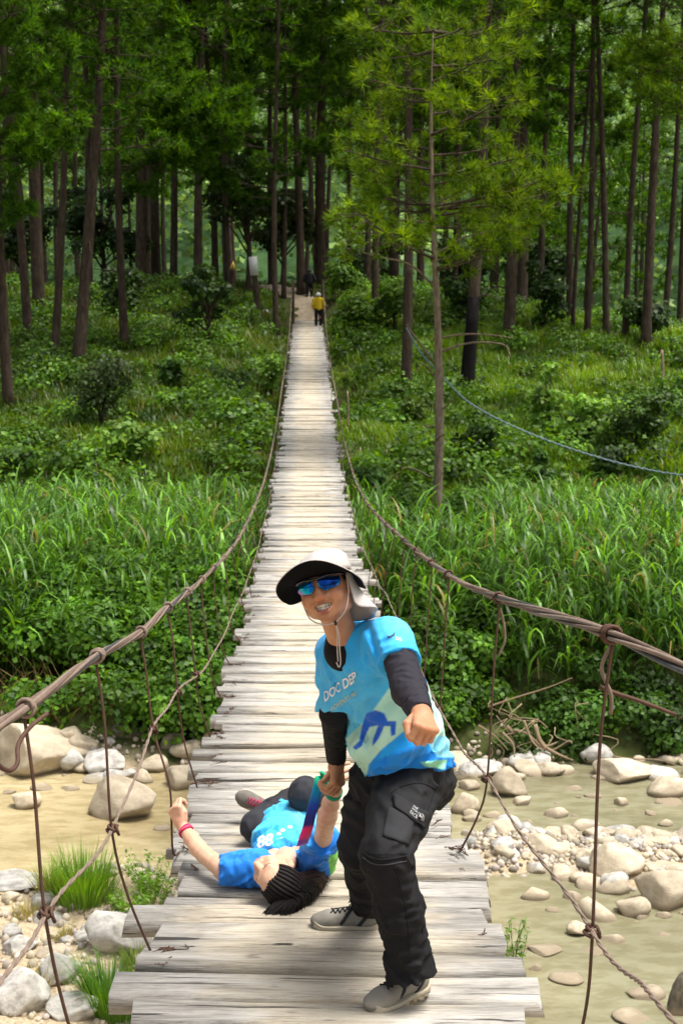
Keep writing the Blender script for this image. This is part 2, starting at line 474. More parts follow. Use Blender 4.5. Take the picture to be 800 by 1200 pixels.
def build_path():
    C = spline([(float(deck_x(DECK_END)), DECK_END - .3, 0), (float(deck_x(DECK_END)) + .1, 67.2, 0), (-2.6, 70, 0), (-5.2, 72.5, 0), (-9, 76, 0)], 50)
    V = []
    for i, c in enumerate(C):
        t = norm(C[min(49, i + 1)] - C[max(0, i - 1)]); s_ = np.array([t[1], -t[0], 0])
        for u in np.linspace(-1, 1, 7):
            q = c + s_ * u * (.72 + .12 * math.sin(i * .9)); V.append((q[0], q[1], float(terrain(q[0], q[1])) + .03 - .03 * u * u))
    i = np.arange(49)[:, None] * 7 + np.arange(6)[None]
    Q = np.stack([i, i + 1, i + 8, i + 7], -1).reshape(-1, 4)
    m, n, l, b, o = newmat('trodden_earth'); t = noise_node(n, l, mapping(n, l), 5, 6, .7)
    l.new(ramp(n, l, t.outputs[0], [(.3, (.2, .15, .1)), (.6, (.38, .31, .22)), (.8, (.46, .39, .29))]).outputs[0], b.inputs['Base Color']); b.inputs['Roughness'].default_value = .95
    bump(n, l, b, t.outputs[0], .6, .04)
    tag(link('path', mkmesh('path', V, Q, mats=[m])), 'trodden tan earth path leading off the far end of the bridge', kind='structure')
build_path()

def build_water():
    m, n, l, b, o = newmat('river_water')
    v = mapping(n, l, (0.35, 0.8, 1))
    a = noise_node(n, l, v, 0.6, 3, 0.5)
    g = n.new('ShaderNodeNewGeometry'); sx = n.new('ShaderNodeSeparateXYZ'); l.new(g.outputs['Position'], sx.inputs[0])
    mr = n.new('ShaderNodeMapRange'); mr.inputs['From Min'].default_value = -2.0; mr.inputs['From Max'].default_value = 2.5
    l.new(sx.outputs[0], mr.inputs['Value'])
    c = mix(n, l, mr.outputs[0], (0.50, 0.42, 0.25), (0.25, 0.24, 0.155))
    c = mix(n, l, 0.6, c, ramp(n, l, a.outputs[0], [(0.35, (0.45, 0.42, 0.34)), (0.6, (1, 1, 1))]).outputs[0], 'MULTIPLY')
    a2 = noise_node(n, l, mapping(n, l, (1, 2.2, 1)), 2.6, 4, 0.6)
    c = mix(n, l, 0.5, c, ramp(n, l, a2.outputs[0], [(0.42, (0.6, 0.55, 0.42)), (0.56, (1.0, 1.0, 1.0))]).outputs[0], 'MULTIPLY')
    l.new(c, b.inputs['Base Color']); b.inputs['Roughness'].default_value = 0.07; b.inputs['IOR'].default_value = 1.33
    w = noise_node(n, l, mapping(n, l, (1.2, 3.0, 1)), 3.4, 4, 0.6)
    bump(n, l, b, w.outputs[0], 0.45, 0.03)
    V = [(-90, 8, 0), (90, 8, 0), (90, 22, 0), (-90, 22, 0)]
    o = link('river', mkmesh('river', V, [(0, 1, 2, 3)], mats=[m], smooth=False))
    tag(o, 'shallow muddy tan river between the banks', kind='structure')
build_water()
# ------------------------------------------------------------------ rocks
import bmesh
def ico(sub):
    bm = bmesh.new(); bmesh.ops.create_icosphere(bm, subdivisions=sub, radius=1.0)
    V = np.array([v.co[:] for v in bm.verts]); T = np.array([[v.index for v in f.verts] for f in bm.faces])
    bm.free(); return V, T
ICO = {k: ico(k) for k in (2, 3, 4)}

def rock_mesh(name, seed, sub=3, cuts=7, rough=0.12, mat='rock'):
    r = np.random.default_rng(seed)
    V, T = ICO[sub]; V = V.copy()
    nz = Noise(seed + 50, 3)
    V *= (1 + rough * nz(V, 1.3))[:, None]
    for _ in range(cuts):               # flat faces, slightly rounded where they meet
        nrm = norm(r.normal(size=3)); h = r.uniform(0.52, 0.85)
        s = V @ nrm; ov = np.maximum(s - h, 0)
        V -= (ov * 0.96)[:, None] * nrm
    V *= (1 + 0.02 * nz(V, 0.22))[:, None]
    V /= np.abs(V).max(0)
    return mkmesh(name, V, tris=T, mats=[M[mat]])

def put_rock(me, px, pbot, w, h, label, name='boulder', cat='rock', group=None, tilt=0.15, depth=0.8, seed=0, sink=0.12):
    """a stone whose visible foot is at (px, pbot) and which looks w by h pixels"""
    p, d = ground_hit(px, pbot)
    s = d / 1600
    W, H = w * s, h * s
    D = W * depth
    Hz = max(0.3 * H, (H - D * 0.36 * 0.6)) if H > 0 else 0.1
    Hz = max(Hz, 0.35 * H)
    r = random.Random(seed * 31 + int(px) * 7 + int(pbot))
    o = link(name, me)
    base = p[2]
    o.location = (p[0], p[1] + D * 0.5, base + Hz * 0.5 - Hz * sink)
    o.scale = (W / 2, D / 2, Hz * 0.5 * (1 + 2 * sink) + 0.01)
    o.rotation_euler = (0, r.uniform(-tilt, tilt), r.uniform(-0.25, 0.25))
    return tag(o, label, cat, group)

_rv = [rock_mesh('river_stone', 100 + i, 3, 5 + i % 4, 0.10) for i in range(8)]
_rg = [rock_mesh('grey_stone', 200 + i, 4, 14 + i % 4, 0.2, 'rock_grey') for i in range(6)]
_rd = [rock_mesh('dark_stone', 300 + i, 3, 6, 0.12, 'rock_dark') for i in range(3)]
_rs = [rock_mesh('cobble', 400 + i, 3, 8, 0.10) for i in range(8)] + [rock_mesh('cobble', 420 + i, 3, 9, 0.10, 'rock_grey') for i in range(5)]
_big = rock_mesh('boulder', 501, 4, 12, 0.10)
_big2 = rock_mesh('boulder', 507, 4, 14, 0.14)

ROCKS = [
 # px, foot, w, h, mesh, label
 (33, 921, 140, 84, _big, 'largest tan boulder with flat top at the water left edge behind the wire'),
 (139, 968, 88, 66, _big2, 'angular tan and grey boulder standing in the water below the second hanger'),
 (122, 912, 54, 40, _rg[0], 'round grey white boulder on the left shore behind the angular boulder'),
 (27, 950, 38, 26, _rv[1], 'small angular cream rock in the water under the largest boulder'),
 (180, 908, 42, 26, _rv[2], 'low rounded cream rock on the left shore just above the hand'),
 (211, 930, 50, 36, _rv[3], 'smooth cream boulder half in water right behind the hand on the wire'),
 (150, 884, 70, 44, _rd[0], 'dark brown boulder under the bank bushes left of the bridge'),
 (245, 892, 40, 40, _rv[0], 'leaning tan slab against the bank beside the bridge planks'),
 (205, 885, 40, 30, _rd[1], 'dark mossy rock in the bank shade by the bridge'),
 (80, 931, 26, 12, _rv[5], 'small flat pale stone at the foot of the largest boulder'),
 (48, 928, 30, 10, _rv[6], 'thin pale stone strip at waterline before the largest boulder'),
 (113, 921, 44, 17, _rg[1], 'flat grey stone between the largest and the round grey boulder'),
 (8, 935, 20, 10, _rv[7], 'pale stone in the water at the photo left edge'),
 (190, 977, 24, 12, _rv[4], 'pale stone just breaking the tan water left of the bridge'),
 (168, 922, 26, 22, _rv[6], 'small cream rock between the angular boulder and the hand'),
 (60, 1163, 66, 50, _rg[2], 'grey white slab under the knot of the nearest left hanger'),
 (18, 1200, 70, 66, _rg[3], 'pale grey boulder in the bottom left corner'),
 (136, 1130, 78, 70, _rg[4], 'cracked grey white rock between the two near grass tufts'),
 (55, 1098, 44, 36, _rg[5], 'rounded grey rock behind the nearest left hanger'),
 (20, 1048, 80, 26, _rg[0], 'flat pale rock at the water edge on the near left bank'),
 (158, 1040, 40, 24, _rv[2], 'small cream rock at the near waterline behind the hanger foot'),
 (80, 1206, 66, 46, _rg[1], 'grey white rock at the bottom edge beside the green tuft'),
 (18, 1122, 46, 28, _rg[2], 'low white grey rock at left edge above the corner boulder'),
 (92, 1062, 50, 24, _rg[3], 'flat grey rock behind the tall grass tuft'),
 (60, 1128, 44, 22, _rv[5], 'tan weathered slab in the sand of the near left bank'),
 (100, 1110, 30, 22, _rg[4], 'small grey stone left of the cracked rock'),
 (8, 1085, 40, 22, _rv[3], 'low cream rock at the left edge of the near bank'),
 (170, 1180, 40, 30, _rg[5], 'grey stone partly under the plank ends at lower left'),
 (544, 957, 38, 32, _rv[0], 'smooth cream boulder in the river right beside the man\'s hip'),
 (553, 968, 24, 15, _rv[1], 'small cream stone in front of the boulder by the man\'s hip'),
 (579, 963, 26, 13, _rv[2], 'flat oval cream stone beside the second right hanger'),
 (575, 989, 18, 11, _rv[3], 'little cream stone in olive water left of its near twin'),
 (594, 993, 17, 9, _rv[4], 'little cream stone in olive water right of its near twin'),
 (653, 963, 30, 19, _rv[5], 'single cream rock in midstream between the two right hangers'),
 (686, 979, 32, 19, _rv[6], 'wide cream rock in midstream touching the nearest right hanger'),
 (712, 984, 24, 14, _rv[7], 'cream rock just right of the nearest right hanger in midstream'),
 (716, 998, 22, 15, _rv[1], 'rounded cream rock below its neighbour right of the hanger'),
 (728, 948, 18, 14, _rv[3], 'small round cream rock near the far shore slab'),
 (781, 971, 20, 11, _rv[2], 'low pale rock in water near the right edge'),
 (726, 1036, 64, 52, _big2, 'big angular cream boulder on the gravel bar'),
 (600, 940, 48, 44, _rv[6], 'slanted tan boulder on the far shore below the exposed roots'),
 (613, 946, 24, 14, _rv[7], 'pale wedge stone in front of the slanted tan boulder'),
 (736, 926, 96, 42, _big, 'long pale slab of rock on the far right shore'),
 (786, 938, 60, 34, _rv[0], 'tan boulder at right edge of the far shore'),
 (778, 949, 64, 14, _rv[4], 'thin pale rock shelf at the water on the right edge'),
 (695, 938, 22, 9, _rv[1], 'small flat stone before the long pale slab'),
 (673, 929, 26, 9, _rv[2], 'thin flat stone left of the long pale slab'),
 (550, 929, 28, 16, _rv[3], 'low pale rock on the far shore beside the man\'s waist'),
 (536, 918, 26, 16, _rd[2], 'brown rock on the far shore touching the shirt hem'),
 (645, 912, 40, 22, _rv[5], 'tan rock heap stone beneath the roots'),
 (627, 1060, 38, 22, _rv[0], 'oval cream rock at left end of the gravel bar'),
 (722, 1054, 46, 28, _rv[2], 'smooth oval rock in the middle of the gravel bar'),
 (785, 1070, 76, 52, _rv[3], 'large smooth cream boulder on the gravel bar at right edge'),
 (744, 1078, 44, 28, _rv[1], 'dark faced round rock at the front of the gravel bar'),
 (780, 1038, 54, 30, _rv[7], 'cream boulder behind the large smooth one at right edge'),
 (649, 1074, 20, 13, _rv[4], 'small rock at the front edge of the gravel bar left part'),
 (681, 1099, 34, 19, _rv[6], 'cream rock in the near water touching the wire loop from the left'),
 (720, 1112, 32, 18, _rv[5], 'cream rock in the near water right of the wire loop'),
 (698, 1130, 38, 18, _rv[7], 'flat cream rock in the near water below the wire loop'),
 (746, 1089, 27, 9, _rv[2], 'thin pale stone in near water right of the hanger'),
 (777, 1106, 32, 15, _rv[0], 'cream rock in near water by the right edge'),
 (640, 1122, 44, 12, _rv[3], 'barely showing oval rock in the near water under the plank end'),
 (668, 1156, 46, 14, _rv[4], 'submerged pale rock showing through the near water'),
 (759, 1181, 48, 24, _rv[1], 'oval cream rock in near water beside the lower rope'),
 (748, 1206, 56, 18, _rv[6], 'pale rock cut by the bottom edge right of the lower rope'),
 (801, 1200, 36, 64, _rd[0], 'dark round boulder in the bottom right corner'),
 (779, 1079, 20, 11, _rv[5], 'small stone at foot of the large smooth boulder'),
 (702, 1083, 34, 17, _rv[7], 'cream rock between gravel bar and wire loop'),
 (628, 1146, 18, 16, _rv[2], 'small pale rock right of the lowest plank end'),
]
for i, (px, pb, w, h, me, lab) in enumerate(ROCKS):
    put_rock(me, px, pb, w, h, lab, seed=i)

# smaller stones one can count, scattered on the bar, the shores and in the shallows
def scatter(n, gen, group, label, smin, smax, seed, meshes=_rs, name='cobble'):
    r = random.Random(seed)
    for i in range(n):
        x, y, k = gen(r)
        z = float(terrain(x, y))
        s = smin + (smax - smin) * r.random() ** (1.5 if seed == 11 else 2.2)
        s *= k
        o = link(name, r.choice(meshes))
        zz = max(z, -0.02 - s * 0.1)
        o.location = (x, y, zz + s * 0.18)
        o.scale = (s * r.uniform(0.8, 1.25), s * r.uniform(0.7, 1.1), s * r.uniform(0.45, 0.75))
        o.rotation_euler = (r.uniform(-.3, .3), r.uniform(-.3, .3), r.uniform(0, 6.28))
        tag(o, label, 'stone', group)
def g_bar(r):
    x = 1.4 + 3.3 * r.random() ** 0.8
    y = 15.4 - 0.12 * (x - 3) + r.gauss(0, 0.60) * min(1.3, 0.5 + x * 0.25)
    return x, y, 1
scatter(125, g_bar, 'cobbles heaped on the gravel bar', 'small rounded cream or grey cobble on the gravel bar in the river', 0.06, 0.22, 11)
def g_far_r(r):
    x = r.uniform(1.4, 6.0); return x, 18.3 + 0.05 * x + r.gauss(0, 0.3) + 0.3, 1
scatter(48, g_far_r, 'stones on the far right shore', 'small tan stone along the far right shore of the river', 0.06, 0.3, 12)
def g_far_l(r):
    return r.uniform(-5.4, -1.2), 18.2 + r.gauss(0, 0.25) + 0.5, 1
scatter(32, g_far_l, 'stones on the far left shore', 'small tan stone along the far left shore of the river', 0.06, 0.26, 13)
def g_near(r):
    return -1.6 - 3.2 * r.random(), r.uniform(11.0, 14.4), 1
scatter(68, g_near, 'stones on the near left bank', 'small grey or tan stone in the sand of the near left bank', 0.04, 0.15, 14)
def g_mid(r):
    return r.uniform(1.2, 5.6), r.choice((17.2, 16.9, 13.9, 13.2)) + r.gauss(0, 0.25), 1
scatter(22, g_mid, 'stones breaking the water', 'small pale stone just breaking the water right of the bridge', 0.05, 0.1, 15)

def build_pebbles():
    r = np.random.default_rng(5); mb = MB(); V, T = ICO[2]
    V0, T0 = ico(1)
    for i in range(5200):
        k = r.random()
        if k < 0.45: x = 1.2 + 4.4 * r.random(); y = 15.4 - 0.12 * (x - 3) + r.normal() * 0.7
        elif k < 0.7: x = -1.6 - 3.6 * r.random(); y = r.uniform(10.8, 14.7)
        elif k < 0.8: x = r.uniform(-5.5, 6.2); y = 18.6 + r.normal() * 0.25 + 0.3
        else: continue
        z = float(terrain(x, y))
        if z < -0.06: continue
        s = r.uniform(0.014, 0.055)
        c = np.array([0.48, 0.42, 0.32]) * r.uniform(0.4, 1.25) * (1, 1, r.uniform(0.9, 1.2))
        mb.add(V0 * s * r.uniform(0.6, 1.3, 3) + (x, y, z + s * 0.3), tris=T0, col=c)
    o = link('pebbles', mb.mesh('pebbles', [mat_attr('pebble', 0.85, 0.3, 40)]))
    tag(o, 'fine pebbles between the larger stones on bar and shores', 'gravel', kind='stuff')
build_pebbles()

# ------------------------------------------------------------------ the suspension bridge
bridge = empty('suspension_bridge', (float(deck_x(4)), 4.0, float(deck_z(4))))
tag(bridge, 'long narrow plank footbridge hung from rusty wire cables running up into the forest', 'footbridge')
HW = 0.675

def plank_mesh(seed):
    r = np.random.default_rng(seed)
    xs = np.array([-0.5, -0.2, 0.18, 0.5])
    ring = np.array([[-.5, -.5], [.5, -.5], [.5, .32], [.42, .5], [-.42, .5], [-.5, .32]])
    V = []
    for i, x in enumerate(xs):
        wy = 1 + r.normal() * 0.035; oy = r.normal() * 0.03; oz = r.normal() * 0.05; tw = r.normal() * 0.05
        for (a, b) in ring:
            V.append((x + (r.normal() * 0.004 if i in (0, 3) else 0) + (0.012 * a * r.normal() if i in (0, 3) else 0), a * wy + oy + r.normal() * 0.01, b + oz + tw * a * 2))
    V = np.array(V); Q = []; n = 6
    for i in range(3):
        for j in range(6):
            k = (j + 1) % 6; Q.append((i * n + j, i * n + k, (i + 1) * n + k, (i + 1) * n + j))
    T = []
    for j in range(1, 5):
        T.append((0, j + 1, j)); T.append((3 * n, 3 * n + j, 3 * n + j + 1))
    return V, np.array(Q), np.array(T)
_pm = [plank_mesh(900 + i) for i in range(14)]
# real-size variants so object coordinates are metres: length 1.35, width 0.18, thickness 0.042
_pme = [mkmesh('plank', v * (1.36, 0.18, 0.060), q, t, [M['plank']], smooth=False) for v, q, t in _pm]

def deck_frame(y):
    dz = (deck_z(y + 0.05) - deck_z(y - 0.05)) / 0.1
    return math.atan(float(dz))
r = random.Random(21)
y = 2.7; planks = []; far = MB(); fi = 0
while y < DECK_END:
    w = r.uniform(0.11, 0.24) if y < 14 else r.uniform(0.12, 0.22)
    yc = y + w / 2
    gap = r.uniform(0.022, 0.038) if r.random() < 0.75 else r.uniform(0.04, 0.065)
    ln = 1.36 + r.gauss(0, 0.035) + (0.10 if r.random() < 0.1 else 0)
    off = r.gauss(0, 0.03) + (r.choice((-0.08, 0.08)) if r.random() < 0.12 else 0)
    zz = float(deck_z(yc)) + r.gauss(0, 0.008); xx = float(deck_x(yc)) + off
    rot = (deck_frame(yc) + r.gauss(0, 0.03), r.gauss(0, 0.008), r.gauss(0, 0.012) - 0.025)
    if len(planks) < 300:
        o = link('plank', r.choice(_pme), bridge)
        o.location = (xx - bridge.location.x, yc - bridge.location.y, zz - 0.030 - bridge.location.z)
        o.rotation_euler = rot
        o.scale = (ln / 1.36, w / 0.18, r.uniform(0.85, 1.15))
        planks.append(o)
    else:
        v, q, t = _pm[fi % 14]; fi += 1
        R = np.array(Matrix.Rotation(rot[0], 3, 'X'))
        far.add((v * (ln, w, 0.060)) @ R.T + (xx, yc, zz - 0.030), q, t)
    y += w + gap
if far.V: part('far_planks', far.mesh('far_planks', [M['plank']], smooth=False, color=False), bridge)['kind'] = 'stuff'

# carrying wires and cross poles under the deck
for s in (-0.56, -0.2, 0.2, 0.56):
    mb = MB(); ys = np.arange(0.5, DECK_END + 0.6, 0.5)
    mb.tube(np.stack([deck_x(ys) + s, ys, deck_z(ys) - 0.078], 1), 0.011, 6)
    part('deck_cable', mb.mesh('deck_cable', [M['wire']], color=False), bridge)
ys = np.arange(3.2, DECK_END, 1.25)
for y in ys:
    mb = MB(); x = float(deck_x(y)); z = float(deck_z(y)) - 0.12
    mb.tube(spline([(x - 0.60, y, z), (x, y + .01, z - .01), (x + 0.60, y + .02, z)], 4), 0.028, 7, col=(0.3, 0.27, 0.22))
    part('cross_pole', mb.mesh('cross_pole', [mat_attr('cross_pole_wood')] if y == ys[0] else [bpy.data.materials['cross_pole_wood']]), bridge)

# hand cables: five twisted strands each; measured by where they pass in the photograph
def cz(tab, d): return np.interp(d, [t[0] for t in tab], [t[1] for t in tab])
_L = [(1.2, -0.62), (2.4, -0.80), (3.65, -0.98), (4.9, -1.13), (6.2, -1.32), (7.4, -1.44), (10.5, -1.78), (15, -2.17), (20, -2.38), (25, -2.45), (32, -2.15), (40, -1.2), (50, 0.1), (58, 1.6), (64.8, 3.1)]
_R = [(1.2, -0.45), (2.4, -0.66), (3.82, -0.82), (6.07, -1.14), (8.2, -1.40), (12.3, -1.77), (19, -2.26), (25, -2.42), (32, -2.12), (40, -1.2), (50, 0.1), (58, 1.6), (64.8, 3.1)]
def cable_pt(side, d):
    tab = _L if side < 0 else _R
    za = float(cz(tab, d)); off = 0.80 if d < 30 else 0.80 - 0.1 * min(1, (d - 30) / 20)
    return P(359.2 + (80 + side * 1600 * off) / d, 400 - 1600 * za / d, d)
def smooth_line(side):
    tab = _L if side < 0 else _R
    key = np.array([cable_pt(side, t[0]) for t in tab])
    return spline(key, 400)
LINE = {-1: smooth_line(-1), 1: smooth_line(1)}
def line_at(side, y):
    L = LINE[side]; return np.array([np.interp(y, L[:, 1], L[:, k]) for k in range(3)])

for side in (-1, 1):
    ys = [1.2]
    while ys[-1] < 64: ys.append(ys[-1] + max(0.05, 0.02 * ys[-1]))
    ys = np.array(ys); C = np.array([line_at(side, y) for y in ys])
    cab = None
    for k in range(6):
        mb = MB()
        ph = ys * 2.1 + k * 2 * np.pi / 6 + 0.5 * np.sin(ys * 1.3 + k)
        rad = 0.0100 + 0.003 * np.sin(ys * 3 + k * 1.7)
        pts = C + np.stack([np.cos(ph) * rad, 0 * ys, np.sin(ph) * rad], 1)
        mb.tube(pts, 0.0062 if k else 0.0075, 6)
        nm = 'hand_cable' if k == 0 else 'strand'
        me = mb.mesh(nm, [M['strand_dark'] if k == 3 else M['strand'] if k % 2 else M['wire_pale']], color=False)
        if k == 0: cab = part('hand_cable', me, bridge)
        else:
            o = link('strand', me, cab); o.location = (0, 0, 0)

def coil(mb, c, tan, rad, turns, wr, seed=0):
    r = np.random.default_rng(seed)
    tan = norm(tan); a = norm(np.cross(tan, (0, 0, 1))); b = np.cross(a, tan)
    n = int(14 * turns) + 1; t = np.linspace(0, turns * 2 * np.pi, n)
    j = 1 + 0.12 * np.sin(t * 1.3 + seed)
    pts = c + np.outer(np.cos(t) * rad * j, a) + np.outer(np.sin(t) * rad * j, b) + np.outer((t / t[-1] - 0.5) * wr * 2.6 * turns, tan)
    mb.tube(pts, wr, 6); return pts

HL = [1.3, 2.42, 3.65, 4.9, 6.2, 7.4, 8.6, 9.8, 11.1, 12.4] + list(np.arange(13.7, 62, 1.35))
HR = [1.6, 3.82, 6.05, 8.2, 9.3, 10.6, 11.9, 13.2] + list(np.arange(14.5, 62, 1.35))

mid = {-1: {}, 1: {}}
_ML = [(2.3, -1.46), (2.9, -1.455), (3.65, -1.53), (4.9, -1.75), (6.2, -1.76), (7.4, -1.90), (10, -2.32), (13, -2.58), (17, -2.86), (22, -2.98), (28, -2.86), (36, -2.15)]
_MR = [(2.3, -1.38), (3.1, -1.50), (3.85, -1.655), (6.05, -1.94), (8, -2.19), (12.8, -2.48), (15.8, -2.72), (20.7, -2.94), (28, -2.86), (36, -2.15)]
def mid_pt(side, d):
    tab = _ML if side < 0 else _MR
    off = 0.745
    return P(359.2 + (80 + side * 1600 * off) / d, 400 - 1600 * cz(tab, d) / d, d)
for side in (-1, 1):
    tab = _ML if side < 0 else _MR
    key = [mid_pt(side, t[0]) for t in tab]
    line = spline(key, 420)
    for k in range(2):
        s = np.arange(len(line)); nz = np.random.default_rng(3 + k)
        wob = np.stack([0.006 * np.sin(s * 0.17 + 3 * side) + 0.0030 * np.cos(s * 0.8 + k * 3.1), 0 * s, 0.006 * np.cos(s * 0.13) + 0.0030 * np.sin(s * 0.8 + k * 3.1)], 1)
        mb = MB(); mb.tube(line + wob, 0.0042, 6)
        if k == 0: ms = part('side_wire', mb.mesh('side_wire', [M['wire_pale']], color=False), bridge)
        else: link('twisted_wire', mb.mesh('twisted_wire', [M['wire_pale']], color=False), ms).location = (0, 0, 0)
    for hi, d in enumerate(HL if side < 0 else HR):
        top = cable_pt(side, d) if d < 13 else line_at(side, float(P(400, 600, d)[1]))
        top = line_at(side, top[1])
        yb = top[1] + (0.02 if d < 8 else 0)
        bot = np.array([deck_x(yb) + side * 0.66, yb, deck_z(yb) - 0.02])
        if side > 0 and d > 5 and d < 7: bot = bot + (-0.03, 0.12, 0)
        rr = random.Random(int(d * 100) + side)
        pts = [top + (side * 0.006, 0, -0.012)]
        if d < 13:
            m = mid_pt(side, d)
            pts += [top * 0.6 + m * 0.4 + (rr.gauss(0, .008), 0, 0), m + (side * 0.004, 0, 0.0), m * 0.5 + bot * 0.5 + (side * 0.022, 0, 0)]
        else:
            pts += [top * 0.5 + bot * 0.5 + (rr.gauss(0, .02), rr.gauss(0, .02), 0)]
        if side < 0 and d == 6.2:   # this one is being pulled by a hand
            bot = np.array([deck_x(yb) - .66, yb, deck_z(yb) - .01]); pts = [pts[0], pts[1], mid_pt(side, d), P(195, 905, 6.15), P(200, 930, 6.155), P(201, 960, 6.15), P(203, 1000, 6.13)]
        pts += [bot]
        mb = MB(); wr = 0.0050 if d < 20 else 0.0055
        mb.tube(spline(pts, 22 if d < 13 else 8), wr, 7 if d < 13 else 5)
        h = part('hanger', mb.mesh('hanger', [M['wire']], color=False), bridge)
        tan = line_at(side, top[1] + 0.2) - line_at(side, top[1] - 0.2)
        if d < 30:
            mb = MB(); coil(mb, top, tan, 0.023, 2.6 if d < 8 else 2.0, 0.0058, int(d * 7))
            o = link('cable_loop', mb.mesh('cable_loop', [M['wire_pale'] if side < 0 else M['wire']], color=False), h); o.location = (0, 0, 0)
        if d < 9:
            mb = MB(); m = mid_pt(side, d)
            coil(mb, m, norm((0.3, 0.1, 1)), 0.017, 1.7, 0.0058, int(d * 5)); coil(mb, m + (0.012, 0, -.004), norm((1, 0.2, 0.4)), 0.018, 1.2, 0.0055, int(d * 9))
            o = link('wire_knot', mb.mesh('wire_knot', [M['wire']], color=False), h); o.location = (0, 0, 0)

# doubled wire under the two near right loops, curled wire end on the near left, stub wire on the right
mb = MB(); a = line_at(1, cable_pt(1, 3.82)[1])
mb.tube(spline([a + (0, 0, -.03), a + (-.022, 0.01, -.10), a + (0.004, 0, -.17), a + (0.006, 0, -.23)], 16), 0.0056, 6)
part('doubled_wire', mb.mesh('doubled_wire', [M['wire_pale']], color=False), bridge)
mb = MB(); a = line_at(1, cable_pt(1, 6.05)[1])
mb.tube(spline([a + (0, 0, -.03), a + (0.022, 0.01, -.10), a + (0.03, 0, -.19), a + (0.004, 0, -.26)], 16), 0.0056, 6)
part('doubled_wire', mb.mesh('doubled_wire', [M['wire_pale']], color=False), bridge)
mb = MB()
mb.tube(spline([P(702, 805, 3.86), P(722, 813, 3.85), P(750, 822, 3.82), P(792, 838, 3.80)], 14), np.linspace(0.0075, 0.0055, 14), 7)
part('stub_wire', mb.mesh('stub_wire', [M['wire']], color=False), bridge)
mb = MB()
mb.tube(spline([P(56, 836, 3.6), P(36, 852, 3.55), P(22, 872, 3.5), P(21, 893, 3.45), P(12, 903, 3.4), P(-2, 896, 3.35), P(-10, 878, 3.3), P(-22, 880, 3.28)], 40), 0.0062, 7)
part('wire_tail', mb.mesh('wire_tail', [M['wire']], color=False), bridge)

# small rusty ties on the plank ends
def tie_mesh(seed):
    r = np.random.default_rng(seed); mb = MB()
    for k in range(2):
        p = r.normal(size=(6, 3)) * (0.026, 0.014, 0.006) + (0, 0, 0.008); p[:, 2] = np.abs(p[:, 2])
        mb.tube(spline(p, 22), 0.0019, 5)
    return mb.mesh('wire_tie', [M['wire']], color=False)
_ties = [tie_mesh(i) for i in range(5)]
r = random.Random(8)
for i, o in enumerate(planks[:60]):
    for side in (-1, 1):
        if r.random() < 0.25:
            t = link('wire_tie', r.choice(_ties), bridge)
            yw = o.location.y + bridge.location.y + r.uniform(-.05, .05)
            t.location = (deck_x(yw) + side * (0.58 + r.uniform(-.03, .03)) - bridge.location.x, yw - bridge.location.y, deck_z(yw) + 0.004 - bridge.location.z)
            t.rotation_euler = (0, 0, r.uniform(0, 6)); t.scale = (r.uniform(.6, 1.0),) * 3
for side, hs in ((-1, HL), (1, HR)):
    for d in hs[:12]:
        yb = line_at(side, cable_pt(side, d)[1])[1] + (0.12 if (side > 0 and 5 < d < 7) else 0.02)
        for k in range(2):
            t = link('wire_tie', r.choice(_ties), bridge)
            t.location = (deck_x(yb) + side * (0.64 - 0.05 * k) - bridge.location.x, yb - bridge.location.y, deck_z(yb) + 0.006 - bridge.location.z)
            t.rotation_euler = (0, 0, r.uniform(0, 6)); t.scale = (1.0, 1.0, 1.2)
# far posts the hand cables climb over
for side in (-1, 1):
    e = line_at(side, 64.0); yb = e[1]
    mb = MB(); g = float(terrain(e[0], yb)) - 0.3
    mb.tube(spline([(e[0], yb, g), (e[0] + 0.02, yb, (g + e[2]) / 2), (e[0], yb, e[2] + 0.12)], 8), np.linspace(0.085, 0.065, 8), 10)
    part('end_post', mb.mesh('end_post', [M['bark']], color=False), bridge)
    mb = MB(); mb.tube(spline([e, e + (side * 0.2, 3, -1.6), e + (side * 0.3, 6, -2.6)], 10), 0.02, 6)
    part('anchor_cable', mb.mesh('anchor_cable', [M['strand']], color=False), bridge)
# ------------------------------------------------------------------ vegetation
def rcol(n, a, b, r, var=0.12):
    t = r.random(n)[:, None]
    return (np.asarray(a) * (1 - t) + np.asarray(b) * t) * r.uniform(1 - var, 1 + var, (n, 1))

def blades(base, length, az, lean, curl, width, segs, col, r):
    """arching grass blades. base (N,3); az direction of lean; lean initial angle from vertical; curl added along the blade"""
    n = len(base)
    P_ = np.array(base, float); ang = np.array(lean, float); out = []
    dirh = np.stack([np.cos(az), np.sin(az), 0 * az], 1)
    side = np.stack([-np.sin(az), np.cos(az), 0 * az], 1)
    sg = length / segs
    prof = np.interp(np.linspace(0, 1, segs + 1), [0, 0.25, 1], [0.6, 1.0, 0.0])
    V = []
    for k in range(segs + 1):
        w = (width * prof[k] / 2)[:, None]
        if k < segs: V.append(P_ - side * w); V.append(P_ + side * w)
        else: V.append(P_.copy())
        P_ = P_ + (dirh * np.sin(ang)[:, None] + np.array([0, 0, 1]) * np.cos(ang)[:, None]) * sg[:, None]
        ang = ang + curl / segs
    V = np.stack(V, 1); nv = V.shape[1]
    b = (np.arange(n) * nv)[:, None]
    Q = np.concatenate([b + np.array([2 * k, 2 * k + 1, 2 * k + 3, 2 * k + 2]) for k in range(segs - 1)], 0) if segs > 1 else None
    T = b + np.array([2 * segs - 2, 2 * segs - 1, 2 * segs])
    C = np.repeat(col, nv, 0)
    return V.reshape(-1, 3), Q, T, C

